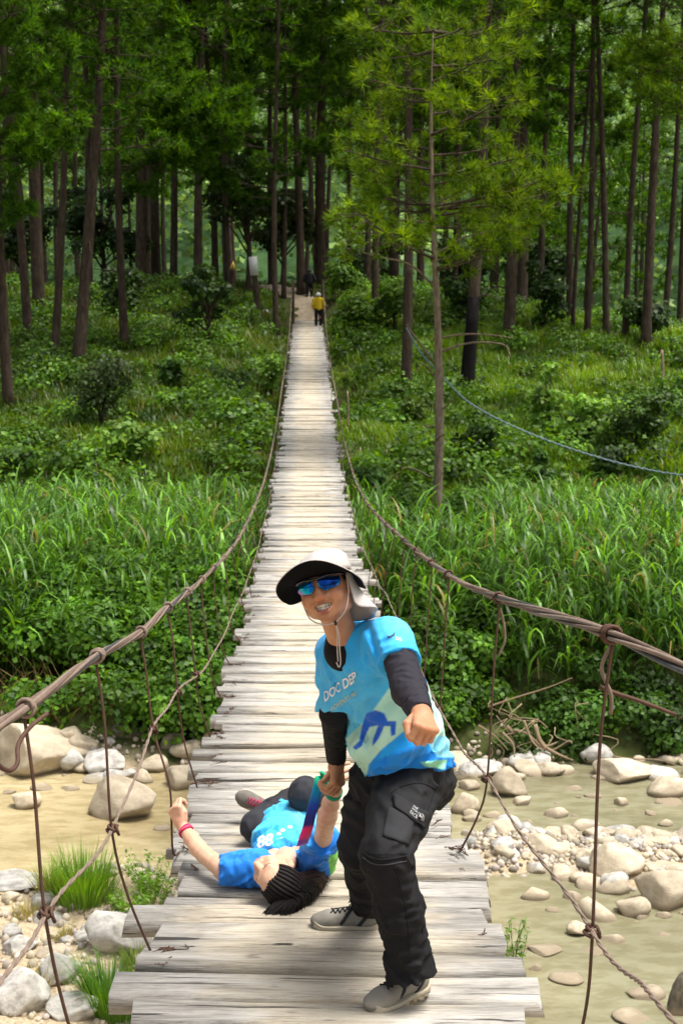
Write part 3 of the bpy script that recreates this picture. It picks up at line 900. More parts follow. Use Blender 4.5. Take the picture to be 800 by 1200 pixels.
def leaves(c, nrm_, size, col, r, aspect=0.6, fold=0.15):
    """pointed leaves: 4 triangles around a mid rib point. c (N,3)"""
    n = len(c)
    nrm_ = nrm_ / (np.linalg.norm(nrm_, axis=1)[:, None] + 1e-9)
    t = np.cross(nrm_, r.normal(size=(n, 3))); t /= np.linalg.norm(t, axis=1)[:, None] + 1e-9
    b = np.cross(nrm_, t)
    L = size[:, None]
    a0 = c - t * L * 0.5; a1 = c + t * L * 0.55
    m = c - nrm_ * L * fold * 0.4
    s0 = c + b * L * aspect * 0.5 + nrm_ * L * fold * 0.3 - t * L * 0.08; s1 = c - b * L * aspect * 0.5 + nrm_ * L * fold * 0.3 - t * L * 0.08
    V = np.stack([a0, s0, a1, s1], 1)
    base = (np.arange(n) * 4)[:, None]
    T = np.concatenate([base + np.array([0, 2, 1]), base + np.array([0, 3, 2])], 0)
    return V.reshape(-1, 3), T, np.repeat(col, 4, 0)

# --- elephant grass on the far bank
def build_reeds():
    r = np.random.default_rng(31); mb = MB()
    n = 12000
    y = 20.0 + 14.1 * r.random(n) ** 0.85
    x = (r.random(n) * 2 - 1) * (y * 0.40 + 1.2)
    keep = np.abs(x - deck_x(y)) > 0.85 + 0.15 * r.random(n)
    # thinner where the vines have taken over
    vine = ((x < -1.3) & (x > -4.7) & (y < 22.6) & (Noise(70)(np.stack([x, y], -1), 1.5) > -0.5)) | ((x > 0.5) & (x < 2.5) & (y < 22.3))
    keep &= ~(vine & (r.random(n) < 0.8))
    x, y = x[keep], y[keep]; n = len(x)
    z = terrain(x, y)
    cl = Noise(71)(np.stack([x, y], -1), 1.2)
    H = (1.95 + 0.4 * cl + r.normal(size=n) * 0.28) * np.interp(y, [20, 22, 29, 32, 34.2], [0.85, 1.05, 0.98, 0.75, 0.45])
    px_ = 400 + 1600 * x / y
    H = H * np.where((px_ > 455) & (px_ < 575) & (y > 26.5), 0.42, 1)
    nearb = np.abs(x - deck_x(y)) < 2.2
    H = np.where(nearb, np.minimum(H, np.maximum(0.5, deck_z(y) - z - 0.0 + 0.35 * r.random(n))), H)
    saz = r.uniform(0, 6.28, n); sl = r.uniform(0, 0.16, n)
    c0 = rcol(n, (0.032, 0.095, 0.016), (0.12, 0.27, 0.045), r, 0.2) * (1 + 0.3 * cl[:, None])
    # stems
    V, Q, T, C = blades(np.stack([x, y, z], 1), H * 0.9, saz, sl, sl * 0.5, np.full(n, 0.016), 2, c0 * 0.9, r)
    mb.add(V, Q, T, C)
    for k in range(8):
        hb = H * (0.18 + 0.66 * (k + r.random(n) * 0.8) / 8)
        b = np.stack([x + np.cos(saz) * np.sin(sl) * hb, y + np.sin(saz) * np.sin(sl) * hb, z + hb], 1)
        L = r.uniform(0.55, 1.05, n) * np.clip(H / 2, 0.5, 1.1)
        az = r.uniform(0, 6.28, n)
        cc = c0 * (0.45 + 1.5 * r.random((n, 1)) ** 1.8)
        cc = np.where((r.random(n) < 0.04)[:, None], np.array([0.26, 0.22, 0.09]), cc)
        V, Q, T, C = blades(b, L, az, r.uniform(0.15, 0.7, n), r.uniform(1.3, 2.9, n), r.uniform(0.03, 0.058, n), 4, cc, r)
        mb.add(V, Q, T, C)
    o = link('elephant_grass', mb.mesh('elephant_grass', [M['grass']], smooth=False))
    tag(o, 'tall arching elephant grass covering the far bank', 'grass', kind='stuff')
build_reeds()

# --- vines and leafy ground cover draped over the bank
def shell(centers, radii, n, r, size, c1, c2, up=0.5, aspect=0.75):
    """leaves through the outer part of a set of ellipsoid mounds"""
    centers = np.asarray(centers, float); radii = np.asarray(radii, float)
    w = (radii ** 2).sum(1); w /= w.sum()
    k = r.choice(len(centers), n, p=w)
    u = r.normal(size=(n, 3)); u /= np.linalg.norm(u, axis=1)[:, None]
    u[:, 2] = np.abs(u[:, 2]) * np.where(r.random(n) < 0.8, 1, -1)
    rr = 0.45 + 0.68 * r.random(n) ** 0.55
    nz = Noise(int(r.integers(1000)), 3)
    rr *= 1 + 0.22 * nz(u * 2.2 + k[:, None] * 1.7, 1.0)
    c = centers[k] + u * radii[k] * rr[:, None]
    nn = u + r.normal(size=(n, 3)) * 0.55 + np.array([0, -0.15, up])
    ck = r.uniform(0.6, 1.35, len(centers))[k][:, None]
    col = rcol(n, c1, c2, r, 0.25) * ck * (0.8 + 0.35 * np.clip(nz(c, 0.5), -1, 1)[:, None])
    return leaves(c, nn, size * r.uniform(0.6, 1.3, n), col, r, aspect)

def build_vines():
    r = np.random.default_rng(41); mb = MB()
    def mounds(xs, ys, hs, rs, n, size, c1, c2):
        C = []; Rr = []
        for x, y, h, q in zip(xs, ys, hs, rs):
            C.append((x, y, float(terrain(x, y)) + h)); Rr.append((q, q * 0.8, q * 0.75))
        V, T, Cc = shell(C, Rr, n, r, size, c1, c2)
        mb.add(V, None, T, Cc)
    g1, g2 = (0.035, 0.11, 0.012), (0.14, 0.31, 0.035)
    k = 58
    xs = r.uniform(-5.0, -1.5, k); ys = 19.15 + 3.4 * r.random(k) ** 1.3
    hs = 0.1 + (ys - 19.15) * 0.32 + r.uniform(-.1, .35, k)
    mounds(xs, ys, hs, r.uniform(0.35, 0.75, k), 34000, 0.10, g1, g2)
    k = 30
    xs = r.uniform(0.5, 2.6, k); ys = r.uniform(19.5, 22.3, k)
    mounds(xs, ys, 0.15 + (ys - 20.1) * 0.3 + r.uniform(-.1, .3, k), r.uniform(0.35, 0.65, k), 20000, 0.10, g1, g2)
    k = 20
    xs = r.uniform(2.5, 6.4, k); ys = r.uniform(19.2, 20.2, k)
    mounds(xs, ys, 0.05 + (ys - 19.5) * 0.3 + r.uniform(-.1, .2, k), r.uniform(0.3, 0.55, k), 9000, 0.09, (0.03, 0.08, 0.012), (0.07, 0.17, 0.025))
    k = 12
    xs = r.uniform(-1.6, 0.7, k); ys = r.uniform(19.5, 23.5, k)
    mounds(xs, ys, 0.1 + 0 * xs, r.uniform(0.35, 0.55, k), 6000, 0.09, g1, g2)
    o = link('vines', mb.mesh('vines', [M['leaf']], smooth=False))
    tag(o, 'broad leaved creepers smothering the foot of the far bank', 'creepers', kind='stuff')
    # dead and dry stalks at lower left
    mb = MB()
    for i in range(120):
        x = r.uniform(-5.4, -3.3); y = r.uniform(19.4, 20.2); z = float(terrain(x, y))
        a = r.uniform(0, 6.28); l = r.uniform(0.3, 0.9)
        p = np.array([x, y, z]); q = p + (math.cos(a) * l * .6, math.sin(a) * l * .4 - .1, l * .8)
        mb.tube(spline([p, (p + q) / 2 + r.normal(size=3) * .08, q], 6), np.linspace(.008, .003, 6), 4, col=np.array([0.28, 0.22, 0.12]) * r.uniform(.6, 1.3), caps=False)
    o = link('dry_stalks', mb.mesh('dry_stalks', [M['grass']], smooth=False))
    tag(o, 'tangled dry stalks hanging over the boulders on the left', 'dead stems', kind='stuff')
build_vines()

# --- hill grass and undergrowth
def build_hill():
    r = np.random.default_rng(51); mb = MB()
    n = 31000
    y = 33.0 + 44 * r.random(n) ** 1.15
    x = (r.random(n) * 2 - 1) * (y * 0.37 + 1.0)
    keep = (np.abs(x - deck_x(y)) > 0.75) | (y > 66.5)
    keep &= ~((y > 63.5) & (y < 76) & (np.abs(x - np.interp(y, [63, 67.2, 70, 72.5, 76], [-1.6, -1.5, -2.6, -5.2, -9])) < 1.1 + .35 * (y > 69)))
    x, y = x[keep], y[keep]; n = len(x)
    xy = np.stack([x, y], -1)
    z = terrain(x, y); cl = Noise(81)(xy, 2.6); c2 = Noise(82)(xy, 0.9)
    for k in range(7):
        bx = x + r.normal(size=n) * 0.12; by = y + r.normal(size=n) * 0.12
        L = (0.38 + 0.16 * cl + r.random(n) * 0.22) * np.where(np.abs(x - deck_x(y)) < 1.6, 0.6, 1)
        L = np.clip(L, 0.12, None)
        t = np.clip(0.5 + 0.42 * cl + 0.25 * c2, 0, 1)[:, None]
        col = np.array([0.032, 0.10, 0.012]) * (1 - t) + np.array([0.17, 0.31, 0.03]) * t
        col = col * r.uniform(0.75, 1.3, (n, 1)) * (0.60 + 0.40 * sstep(-2.5, 1.0, x))[:, None]  # left slope: shade under the trees put into the blade colour
        col = np.where((r.random(n) < 0.06)[:, None], np.array([0.2, 0.16, 0.06]), col)
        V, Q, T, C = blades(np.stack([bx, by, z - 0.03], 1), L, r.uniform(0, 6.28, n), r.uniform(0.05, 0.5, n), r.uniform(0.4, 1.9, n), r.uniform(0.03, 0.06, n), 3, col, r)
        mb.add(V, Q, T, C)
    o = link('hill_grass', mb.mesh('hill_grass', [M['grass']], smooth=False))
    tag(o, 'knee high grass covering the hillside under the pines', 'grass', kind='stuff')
    # low leafy undergrowth in patches
    mb = MB(); k = 1700
    y = 34 + 40 * r.random(k); x = (r.random(k) * 2 - 1) * (y * 0.37 + 1)
    ok = (np.abs(x - deck_x(y)) > 1.3) & ~((y > 63) & (y < 77) & (np.abs(x - np.interp(y, [63, 67.2, 70, 72.5, 76], [-1.6, -1.5, -2.6, -5.2, -9])) < 1.9)) & (Noise(83)(np.stack([x, y], -1), 3.0) > -0.35)
    x, y = x[ok], y[ok]; z = terrain(x, y)
    q = r.uniform(0.25, 0.85, len(x))
    V, T, C = shell(np.stack([x, y, z + q * 0.3], 1), np.stack([q, q, q * 0.75], 1), 155000, r, 0.15, (0.03, 0.10, 0.010), (0.14, 0.29, 0.03))
    mb.add(V, None, T, C)
    o = link('undergrowth', mb.mesh('undergrowth', [M['leaf']], smooth=False))
    tag(o, 'low leafy undergrowth in clumps on the hillside', 'undergrowth', kind='stuff')
build_hill()

# --- grass tufts on the near bank
def tuft(px, py, wpx, hpx, label, n=420, c1=(0.07, 0.2, 0.02), c2=(0.2, 0.36, 0.05), seed=0, leafy=False):
    p, d = ground_hit(px, py); s = d / 1600
    r = np.random.default_rng(seed); mb = MB()
    W, H = wpx * s, hpx * s
    a = r.uniform(0, 6.28, n); q = np.sqrt(r.random(n)) * W * 0.36
    b = np.stack([p[0] + np.cos(a) * q, p[1] + 0.15 + np.sin(a) * q * 0.8, np.full(n, 0.0)], 1)
    b[:, 2] = terrain(b[:, 0], b[:, 1]) - 0.02
    if leafy:
        V, Q, T, C = blades(b, H * r.uniform(.5, 1.0, n), a, r.uniform(0.0, 0.5, n), r.uniform(0.1, .6, n), np.full(n, 0.008), 3, rcol(n, c1, c2, r), r)
        mb.add(V, Q, T, C)
        m = n * 9; k = r.integers(0, n, m); t = r.random(m)
        c = b[k] + np.stack([np.cos(a[k]) * t * H * .35, np.sin(a[k]) * t * H * .35, t * H * 0.85], 1) + r.normal(size=(m, 3)) * 0.02
        V, T, C = leaves(c, r.normal(size=(m, 3)) + (0, 0, 1.2), np.full(m, 0.05) * r.uniform(.6, 1.3, m), rcol(m, c1, c2, r, .2), r, 0.4)
        mb.add(V, None, T, C)
    else:
        V, Q, T, C = blades(b, H * r.uniform(0.55, 1.15, n), a, r.uniform(0.02, 0.45, n), r.uniform(0.2, 1.1, n), r.uniform(0.007, 0.013, n), 4, rcol(n, c1, c2, r), r)
        mb.add(V, Q, T, C)
    o = link('grass_tuft', mb.mesh('grass_tuft', [M['grass']], smooth=False), None)
    o.location = p; me = o.data
    co = np.empty(len(me.vertices) * 3, np.float32); me.vertices.foreach_get('co', co)
    co = co.reshape(-1, 3) - p; me.vertices.foreach_set('co', co.ravel().astype(np.float32)); me.update()
    tag(o, label, 'grass tuft')
tuft(96, 1066, 100, 66, 'tall light green grass tuft at the water edge behind the nearest left hanger', 800, seed=1)
tuft(62, 1062, 60, 46, 'thin yellowish grass tuft left of the tall light green one', 320, (0.14, 0.17, 0.04), (0.3, 0.3, 0.1), 2)
tuft(176, 1062, 54, 48, 'leafy bright green weed beside the plank ends', 90, seed=3, leafy=True)
tuft(150, 1080, 46, 32, 'small leafy green weed in the cracked grey rock', 70, seed=4, leafy=True)
tuft(126, 1202, 84, 74, 'bushy dark green tuft at the bottom beside the lowest planks', 700, (0.05, 0.16, 0.02), (0.13, 0.28, 0.04), 5)
tuft(160, 1150, 50, 30, 'pale green grass tuft under the plank ends at lower left', 260, (0.13, 0.2, 0.04), (0.24, 0.32, 0.08), 6)
tuft(44, 1170, 34, 36, 'sparse straw coloured tuft between the white rocks', 120, (0.26, 0.24, 0.1), (0.42, 0.38, 0.2), 7)
tuft(28, 1090, 46, 22, 'dry straw tuft on the left edge of the near bank', 150, (0.26, 0.24, 0.1), (0.42, 0.38, 0.2), 8)
tuft(72, 1112, 34, 22, 'tiny dry tuft behind the hanger knot', 90, (0.24, 0.24, 0.09), (0.4, 0.36, 0.18), 9)
tuft(140, 1168, 36, 24, 'brownish dry tuft right of the cracked rock', 120, (0.24, 0.2, 0.09), (0.36, 0.32, 0.16), 10)
def river_weed():
    r = np.random.default_rng(17); mb = MB(); root = P(598, 1120, 12.8); root[2] = -0.2
    for k in range(9):
        top = P(r.uniform(590, 618), r.uniform(1072, 1108), 12.8) + (0, r.normal() * .05, 0)
        mb.tube(spline([root, (root * .4 + top * .6) + r.normal(size=3) * .03, top], 7), np.linspace(.006, .002, 7), 5, col=(.08, .14, .03))
        m = 26; t = r.uniform(.35, 1, m)[:, None]
        V, T, C = leaves(root * (1 - t) + top * t + r.normal(size=(m, 3)) * .02, r.normal(size=(m, 3)) + (0, -.3, 1), np.full(m, .06), rcol(m, (.06, .17, .02), (.14, .3, .04), r), r, .3)
        mb.add(V, None, T, C)
    o = link('river_weed', mb.mesh('river_weed', [M['grass']], smooth=False)); tag(o, 'green sprig of weed growing from the river beside the right plank ends', 'weed')
river_weed()

# --- shrubs
def shrub(px, py, wpx, hpx, label, leaf=0.12, n=1600, c1=(0.03, 0.09, 0.015), c2=(0.09, 0.2, 0.03), seed=0, stems=5, tall=False, name='shrub', cat='shrub', dd=None):
    p, d = ground_hit(px, py)
    s = d / 1600; W, H = wpx * s, hpx * s
    r = np.random.default_rng(seed + 600)
    root = empty(name, p); tag(root, label, cat)
    mb = MB(); C = []; Rr = []
    for k in range(stems * 2):
        a = r.uniform(0, 6.28); q = r.random() * W * 0.33; hh = H * (r.uniform(0.3, 0.85) if not tall else r.uniform(0.15, 0.95))
        t = np.array([math.cos(a) * q, math.sin(a) * q * 0.7, hh])
        mb.tube(spline([(0, 0, -.1), (t[0] * .3, t[1] * .3, hh * .5), t], 6), np.linspace(0.03, 0.008, 6), 5, col=(0.1, 0.075, 0.05), caps=False)
        C.append(t); rad = W * r.uniform(0.16, 0.3) * (0.75 if tall else 1); Rr.append((rad * r.uniform(.7, 1.5), rad, rad * r.uniform(.5, 1.1)))
    part_st = link('stems', mb.mesh('stems', [M['bark']]), root)
    V, T, Cc = shell(C, Rr, n, r, leaf, c1, c2)
    mb = MB(); mb.add(V, None, T, Cc)
    link('foliage', mb.mesh('foliage', [M['leaf']], smooth=False), root)
    return root
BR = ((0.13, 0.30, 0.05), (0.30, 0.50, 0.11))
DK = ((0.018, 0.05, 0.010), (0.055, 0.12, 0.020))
shrub(150, 548, 76, 62, 'light green big leaved shrub just above the grass on the left', 0.2, 700, *BR, seed=1)
shrub(118, 505, 90, 88, 'dark grey green shrub behind the light big leaved one', 0.14, 1800, (0.03, 0.06, 0.02), (0.08, 0.13, 0.045), seed=2)
shrub(198, 460, 50, 40, 'mid green fern clump on the slope left of the bridge', 0.22, 500, seed=3)
shrub(318, 470, 40, 52, 'pale green bush close to the left side of the bridge', 0.15, 800, *BR, seed=4)
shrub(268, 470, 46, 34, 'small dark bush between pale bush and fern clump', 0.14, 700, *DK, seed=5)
shrub(642, 516, 58, 96, 'climber covered stump rising tall and light green on the right slope', 0.18, 900, *BR, seed=6, tall=True)
shrub(692, 525, 78, 64, 'light green bush right of the climber covered stump', 0.17, 900, *BR, seed=7)
shrub(752, 540, 76, 82, 'dense mid green bush on the right slope near the blue rope', 0.14, 1900, (0.03, 0.08, 0.015), (0.09, 0.18, 0.03), seed=8)
shrub(552, 622, 90, 50, 'leafy mound at the edge of the grass right of the slim pine', 0.12, 1700, (0.06, 0.16, 0.025), (0.13, 0.27, 0.05), seed=9)
shrub(482, 622, 60, 46, 'leafy light mound at the foot of the slim pine', 0.12, 1100, (0.07, 0.17, 0.025), (0.14, 0.3, 0.05), seed=10)
shrub(430, 600, 54, 60, 'grey green bush hugging the right side of the bridge', 0.11, 1400, (0.04, 0.1, 0.03), (0.09, 0.2, 0.05), seed=11)
shrub(632, 590, 46, 74, 'slender leafy shrub above the grass right of centre', 0.14, 900, (0.04, 0.11, 0.02), (0.1, 0.22, 0.035), seed=12, tall=True)
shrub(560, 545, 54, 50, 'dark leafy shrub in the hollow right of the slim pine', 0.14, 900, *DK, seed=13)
shrub(480, 500, 44, 34, 'small yellow green bush by the rope end', 0.14, 500, (0.06, 0.12, 0.02), (0.13, 0.22, 0.04), seed=14)
shrub(420, 400, 70, 52, 'yellow green mound of brush right of the bridge end', 0.2, 1500, (0.06, 0.15, 0.02), (0.16, 0.3, 0.045), seed=15)
shrub(462, 392, 66, 62, 'tall bright brush behind the mound at the bridge end', 0.2, 1400, (0.06, 0.15, 0.02), (0.15, 0.28, 0.04), seed=16)
shrub(400, 350, 50, 40, 'bright bush behind the yellow jacketed person', 0.22, 900, (0.07, 0.17, 0.02), (0.15, 0.3, 0.045), seed=17)
shrub(66, 330, 60, 40, 'dark bush between the leftmost pine trunks', 0.2, 800, *DK, seed=18)
shrub(140, 372, 70, 60, 'dark leafy bush right of the leaning pine', 0.2, 1200, *DK, seed=19)
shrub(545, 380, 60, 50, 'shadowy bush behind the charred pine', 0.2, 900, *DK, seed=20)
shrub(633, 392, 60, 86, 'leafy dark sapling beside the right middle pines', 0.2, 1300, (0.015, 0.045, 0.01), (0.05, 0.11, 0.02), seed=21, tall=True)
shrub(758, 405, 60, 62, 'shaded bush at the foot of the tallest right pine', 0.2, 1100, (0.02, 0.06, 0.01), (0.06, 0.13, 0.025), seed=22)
shrub(715, 560, 60, 34, 'low dark bush under the blue rope at right', 0.14, 800, *DK, seed=23)
shrub(22, 560, 60, 30, 'low bush at the left edge above the grass', 0.15, 700, (0.04, 0.11, 0.02), (0.1, 0.2, 0.03), seed=24)

# --- trees
def trunk_mesh(H, r0, seed, sides=12, lean=(0, 0), bend=0.25, stubs=5, taper=0.45, name='trunk', mat='bark', char=False):
    r = np.random.default_rng(seed); mb = MB()
    n = 26; t = np.linspace(0, 1, n)
    bx = bend * np.sin(t * math.pi * r.uniform(0.8, 1.6) + r.uniform(0, 1)) * r.choice((-1, 1)) * 0.6
    bx -= bx[0]
    pts = np.stack([lean[0] * t + bx, lean[1] * t + 0.4 * bx, t * H - 0.35], 1)
    rad = r0 * ((1 - t) * (1 - taper) + taper * (1 - t ** 3 * 0.8)) * (1 + 0.25 * np.exp(-t * 30))
    rad = rad * (1 + 0.03 * r.normal(size=n))
    mb.tube(pts, rad, sides)
    return mb, pts, rad, r

def tufts_at(mb, pts, dirs, r, ln=0.26, w=0.03, k=15, c1=(0.02, 0.06, 0.012), c2=(0.055, 0.13, 0.02)):
    """needle brushes: k thin triangles fanning from each point"""
    n = len(pts)
    p = np.repeat(pts, k, 0); dd = np.repeat(dirs, k, 0)
    u = dd * 0.75 + r.normal(size=(n * k, 3)) * 0.75; u[:, 2] += 0.12
    u /= np.linalg.norm(u, axis=1)[:, None]
    s = np.cross(u, r.normal(size=(n * k, 3))); s /= np.linalg.norm(s, axis=1)[:, None]
    L = ln * r.uniform(0.6, 1.15, (n * k, 1))
    V = np.stack([p - s * w * .5, p + s * w * .5, p + u * L * .6 + s * w * .45, p + u * L], 1).reshape(-1, 3)
    b = (np.arange(n * k) * 4)[:, None]
    T = np.concatenate([b + np.array([0, 1, 2]), b + np.array([0, 2, 3])], 0)
    c = np.repeat(rcol(n, c1, c2, r, 0.25) * r.uniform(.6, 1.35, (n, 1)), k, 0) * r.uniform(.8, 1.2, (n * k, 1))
    mb.add(V, None, T, np.repeat(c, 4, 0), mi=0)

def bough(mb, a, dirh, L, r, up=0.25, dens=1.0, **kw):
    a = np.asarray(a, float); dirh = norm(dirh)
    q = a + dirh * L * 0.5 + (0, 0, L * up * 0.35); e = a + dirh * L + (0, 0, L * up)
    line = spline([a, q, e], 9)
    mb.tube(line, np.linspace(0.020 + L * .006, 0.009, 9), 5, col=(0.10, 0.065, 0.045), mi=1, caps=False)
    side = np.cross(dirh, (0, 0, 1)); side /= np.linalg.norm(side) + 1e-9
    pts = []; dirs = []
    nb = max(3, int(L * 3.2 * dens))
    for i in range(nb):
        t = 0.3 + 0.7 * (i + r.random()) / nb
        c = line[min(8, int(t * 8))]
        for sgn in (-1, 1):
            sl = L * (0.16 + 0.30 * (1 - t)) * r.uniform(0.6, 1.3)
            tip = c + side * sgn * sl + dirh * sl * 0.6 + (0, 0, sl * r.uniform(-0.3, 0.8))
            m = max(2, int(sl * 6 * dens))
            for j in range(m):
                f = 0.55 + 0.5 * (j + 1) / m
                pts.append(c * (1 - f) + tip * f + r.normal(size=3) * 0.07); dirs.append(norm(tip - c + (0, 0, 0.25 * sl)))
            mb.tube(np.array([c, tip]), 0.01, 3, col=(0.10, 0.065, 0.045), mi=1, caps=False)
    pts.append(e); dirs.append(norm(e - q))
    tufts_at(mb, np.array(pts), np.array(dirs), r, **kw)

def crown_mesh(seed, H=10, R=3.0, nb=34, dens=1.0, k=14, **kw):
    r = np.random.default_rng(seed); mb = MB()
    for i in range(nb):
        t = (i + r.random()) / nb
        z = H * t
        L = R * (1 - 0.65 * t) * r.uniform(0.55, 1.15)
        a = i * 2.4 + r.normal() * 0.4
        bough(mb, (0, 0, z), (math.cos(a), math.sin(a), 0), max(0.6, L), r, up=r.uniform(0.02, 0.5), dens=dens, k=k, **kw)
    return mb.mesh('crown', [M['needle'], M['bark']], smooth=False)
GR = dict(c1=(0.022, 0.07, 0.010), c2=(0.085, 0.19, 0.02))
CROWN = [crown_mesh(1000 + i, 10, 3.6, 26, 0.9, 13, ln=0.34, w=0.04, **GR) for i in range(6)]
CR_FAR = [crown_mesh(1100 + i, 12, 4.2, 20, 0.5, 11, ln=0.6, w=0.09, **GR) for i in range(4)]

def pine(px, py, pxt, wpx, label, seed, H=None, cstart=0.45, cscale=1.0, mat='bark', stubs=4, char=False, crown=True, near_top=None, d=None):
    """px,py foot in the photograph, pxt where the trunk leaves the top edge, wpx trunk width there"""
    p, dd = ground_hit(px, py)
    if d:
        dd = d; p = P(px, py, d); p[2] = float(terrain(p[0], p[1]))
    s = dd / 1600; r = np.random.default_rng(seed)
    H = H or r.uniform(19, 24)
    top_z = CAMZ + 0.25 * p[1]
    slope = ((pxt - px) * s) / max(4, top_z - p[2])
    lean = (slope * H, r.normal() * 0.4)
    root = empty('pine_tree', p); tag(root, label, 'pine tree')
    mb, pts, rad, rr = trunk_mesh(H, wpx * s / 2, seed, lean=lean, bend=0.25 if crown else 0.34, taper=0.45 if crown else 0.3)
    root_tr = link('trunk', mb.mesh('trunk', [M[mat]], color=False), root)
    if char:
        mbc = MB(); k = 6
        mbc.tube(pts[:5], rad[:5] * np.array([1.12, 1.1, 1.08, 1.06, 1.02]), 12)
        link('charred_base', mbc.mesh('charred_base', [M['bark_char']], color=False), root)
    for i in range(stubs):
        t = rr.uniform(0.12, 0.5); j = int(t * 25); a = rr.uniform(0, 6.28); L = rr.uniform(0.3, 1.6)
        m = MB(); c = pts[j]
        m.tube(spline([c, c + (math.cos(a) * L * .5, math.sin(a) * L * .5, L * .05), c + (math.cos(a) * L, math.sin(a) * L, L * rr.uniform(-.35, .15))], 7), np.linspace(.03, .008, 7), 5)
        link('dead_branch', m.mesh('dead_branch', [M[mat]], color=False), root)
    if crown:
        i0 = int(cstart * 25); c = link('crown', CROWN[seed % 6] if dd < 64 else CR_FAR[seed % 4], root)
        base = 10 if dd < 64 else 12
        c.location = pts[i0]; zz = H * (1 - cstart) / base
        c.scale = (cscale, cscale, zz)
        c.rotation_euler = (0, math.atan2(lean[0], H), seed * 1.7)
        c.rotation_euler = (-lean[1] / H, lean[0] / H, seed * 1.7)
    return root, pts

PINES = [
 (11, 478, 6, 13, 'leftmost pine with slim greyish trunk at the photo edge', 0.55),
 (34, 404, 14, 11, 'thin pine leaning left just right of the leftmost trunk', 0.5),
 (47, 372, 50, 16, 'thick straight pine third from the left edge', 0.5),
 (63, 426, 86, 10, 'slim pine leaning right beside the big leaning one', 0.55),
 (90, 433, 128, 15, 'big reddish pine leaning strongly right on the left slope', 0.42),
 (103, 330, 108, 9, 'pine trunk half hidden behind the big leaning one', 0.45),
 (165, 322, 162, 14, 'left of two straight dark pines above the grassy crest', 0.45),
 (184, 330, 184, 12, 'right of two straight dark pines above the grassy crest', 0.5),
 (203, 328, 206, 9, 'pale brown pine just right of the two dark ones', 0.45),
 (232, 322, 240, 11, 'dark pine behind the small broadleaf tree', 0.4),
 (252, 318, 247, 8, 'slim pine above the yellow triangle sign', 0.5),
 (268, 320, 266, 8, 'slim pine between the two signs', 0.5),
 (318, 332, 318, 7, 'thin pine just right of the white board', 0.5),
 (332, 330, 336, 6, 'very thin pine left of the bridge end', 0.5),
 (353, 345, 341, 10, 'slender pine with bent top at the left of the bridge end', 0.6),
 (376, 336, 376, 13, 'tall straight pine right behind the bridge end', 0.75),
 (475, 468, 471, 12, 'straight pine on the slope left of the slim foreground pine', 0.5),
 (545, 462, 568, 15, 'pine with blackened foot leaning right', 0.55),
 (595, 402, 603, 14, 'stout pine with lit bark behind the charred one', 0.5),
 (611, 350, 612, 13, 'pine just right of the stout lit one', 0.5),
 (648, 362, 648, 10, 'tall pine with straight trunk over the dark sapling', 0.5),
 (633, 352, 637, 8, 'thin pine left of the straight trunk over the sapling', 0.5),
 (687, 394, 687, 8, 'slim pine alone on the right crest', 0.62),
 (710, 396, 697, 8, 'slim pine leaning left on the right crest', 0.62),
 (732, 398, 744, 8, 'slim pine leaning right on the right crest', 0.62),
 (756, 406, 767, 12, 'thickest pine on the right crest', 0.6),
 (777, 350, 795, 8, 'pine leaning right near the right edge', 0.5),
 (797, 350, 804, 8, 'pine cut by the right edge of the photo', 0.5),
 (670, 388, 688, 5, 'thin crooked pine on the right crest left of its taller mates', 0.6),
 (748, 384, 752, 6, 'thin pine close behind the thickest one on the right crest', 0.5),
 (462, 346, 457, 12, 'dark pine behind the bright brush', 0.45),
 (430, 322, 429, 8, 'slim pine with pale trunk behind bright brush', 0.45),
 (410, 322, 415, 6, 'thin pine right of the bridge end', 0.5),
 (492, 352, 496, 8, 'thin dark pine behind the slim foreground pine', 0.45),
 (530, 350, 538, 8, 'thin pine left of the charred one in the shade', 0.5),
 (580, 352, 576, 7, 'thin pine behind between charred and stout ones', 0.5),
]
for i, (px, py, pxt, w, lab, cs) in enumerate(PINES):
    d = None
    if py < 362 and px > 400: d = 68 + (i * 7) % 12
    elif py <= 332: d = 66 + (i * 5) % 9
    pine(px, py, pxt, w, lab, 40 + i, cstart=cs, cscale=0.95 + 0.25 * ((i * 13) % 7) / 7, char=(i == 17), d=d)

# farther pines that fill the forest behind, each its own tree
r = random.Random(99); k = 0
far_tr = []
for j in range(4):
    mb, pts, rad, rr = trunk_mesh(24, 0.2, 300 + j, 8, bend=0.5); far_tr.append(mb.mesh('trunk', [M['bark']], color=False))
while k < 54:
    d = r.uniform(78, 135); px = r.uniform(-140, 940)
    if d < 85 and r.random() < 0.4: continue
    y = d * ct; x = (px - 400) * d / 1600
    if px > 620 and r.random() < 0.6: continue
    root = empty('pine_tree', (x, y, float(terrain(x, y))))
    tag(root, 'distant dark pine deep in the forest behind', 'pine tree', 'pines deep in the forest')
    t = link('trunk', r.choice(far_tr), root); c = link('crown', r.choice(CR_FAR), root)
    sc = r.uniform(0.85, 1.15); wd = r.uniform(0.7, 1.3)
    t.scale = (wd, wd, sc); t.rotation_euler = (r.gauss(0, .025), r.gauss(0, .03), 0)
    c.location = (0, 0, 24 * sc * r.uniform(0.38, 0.5)); c.scale = (1.0, 1.0, sc * 1.1); c.rotation_euler = (0, 0, r.uniform(0, 6))
    k += 1

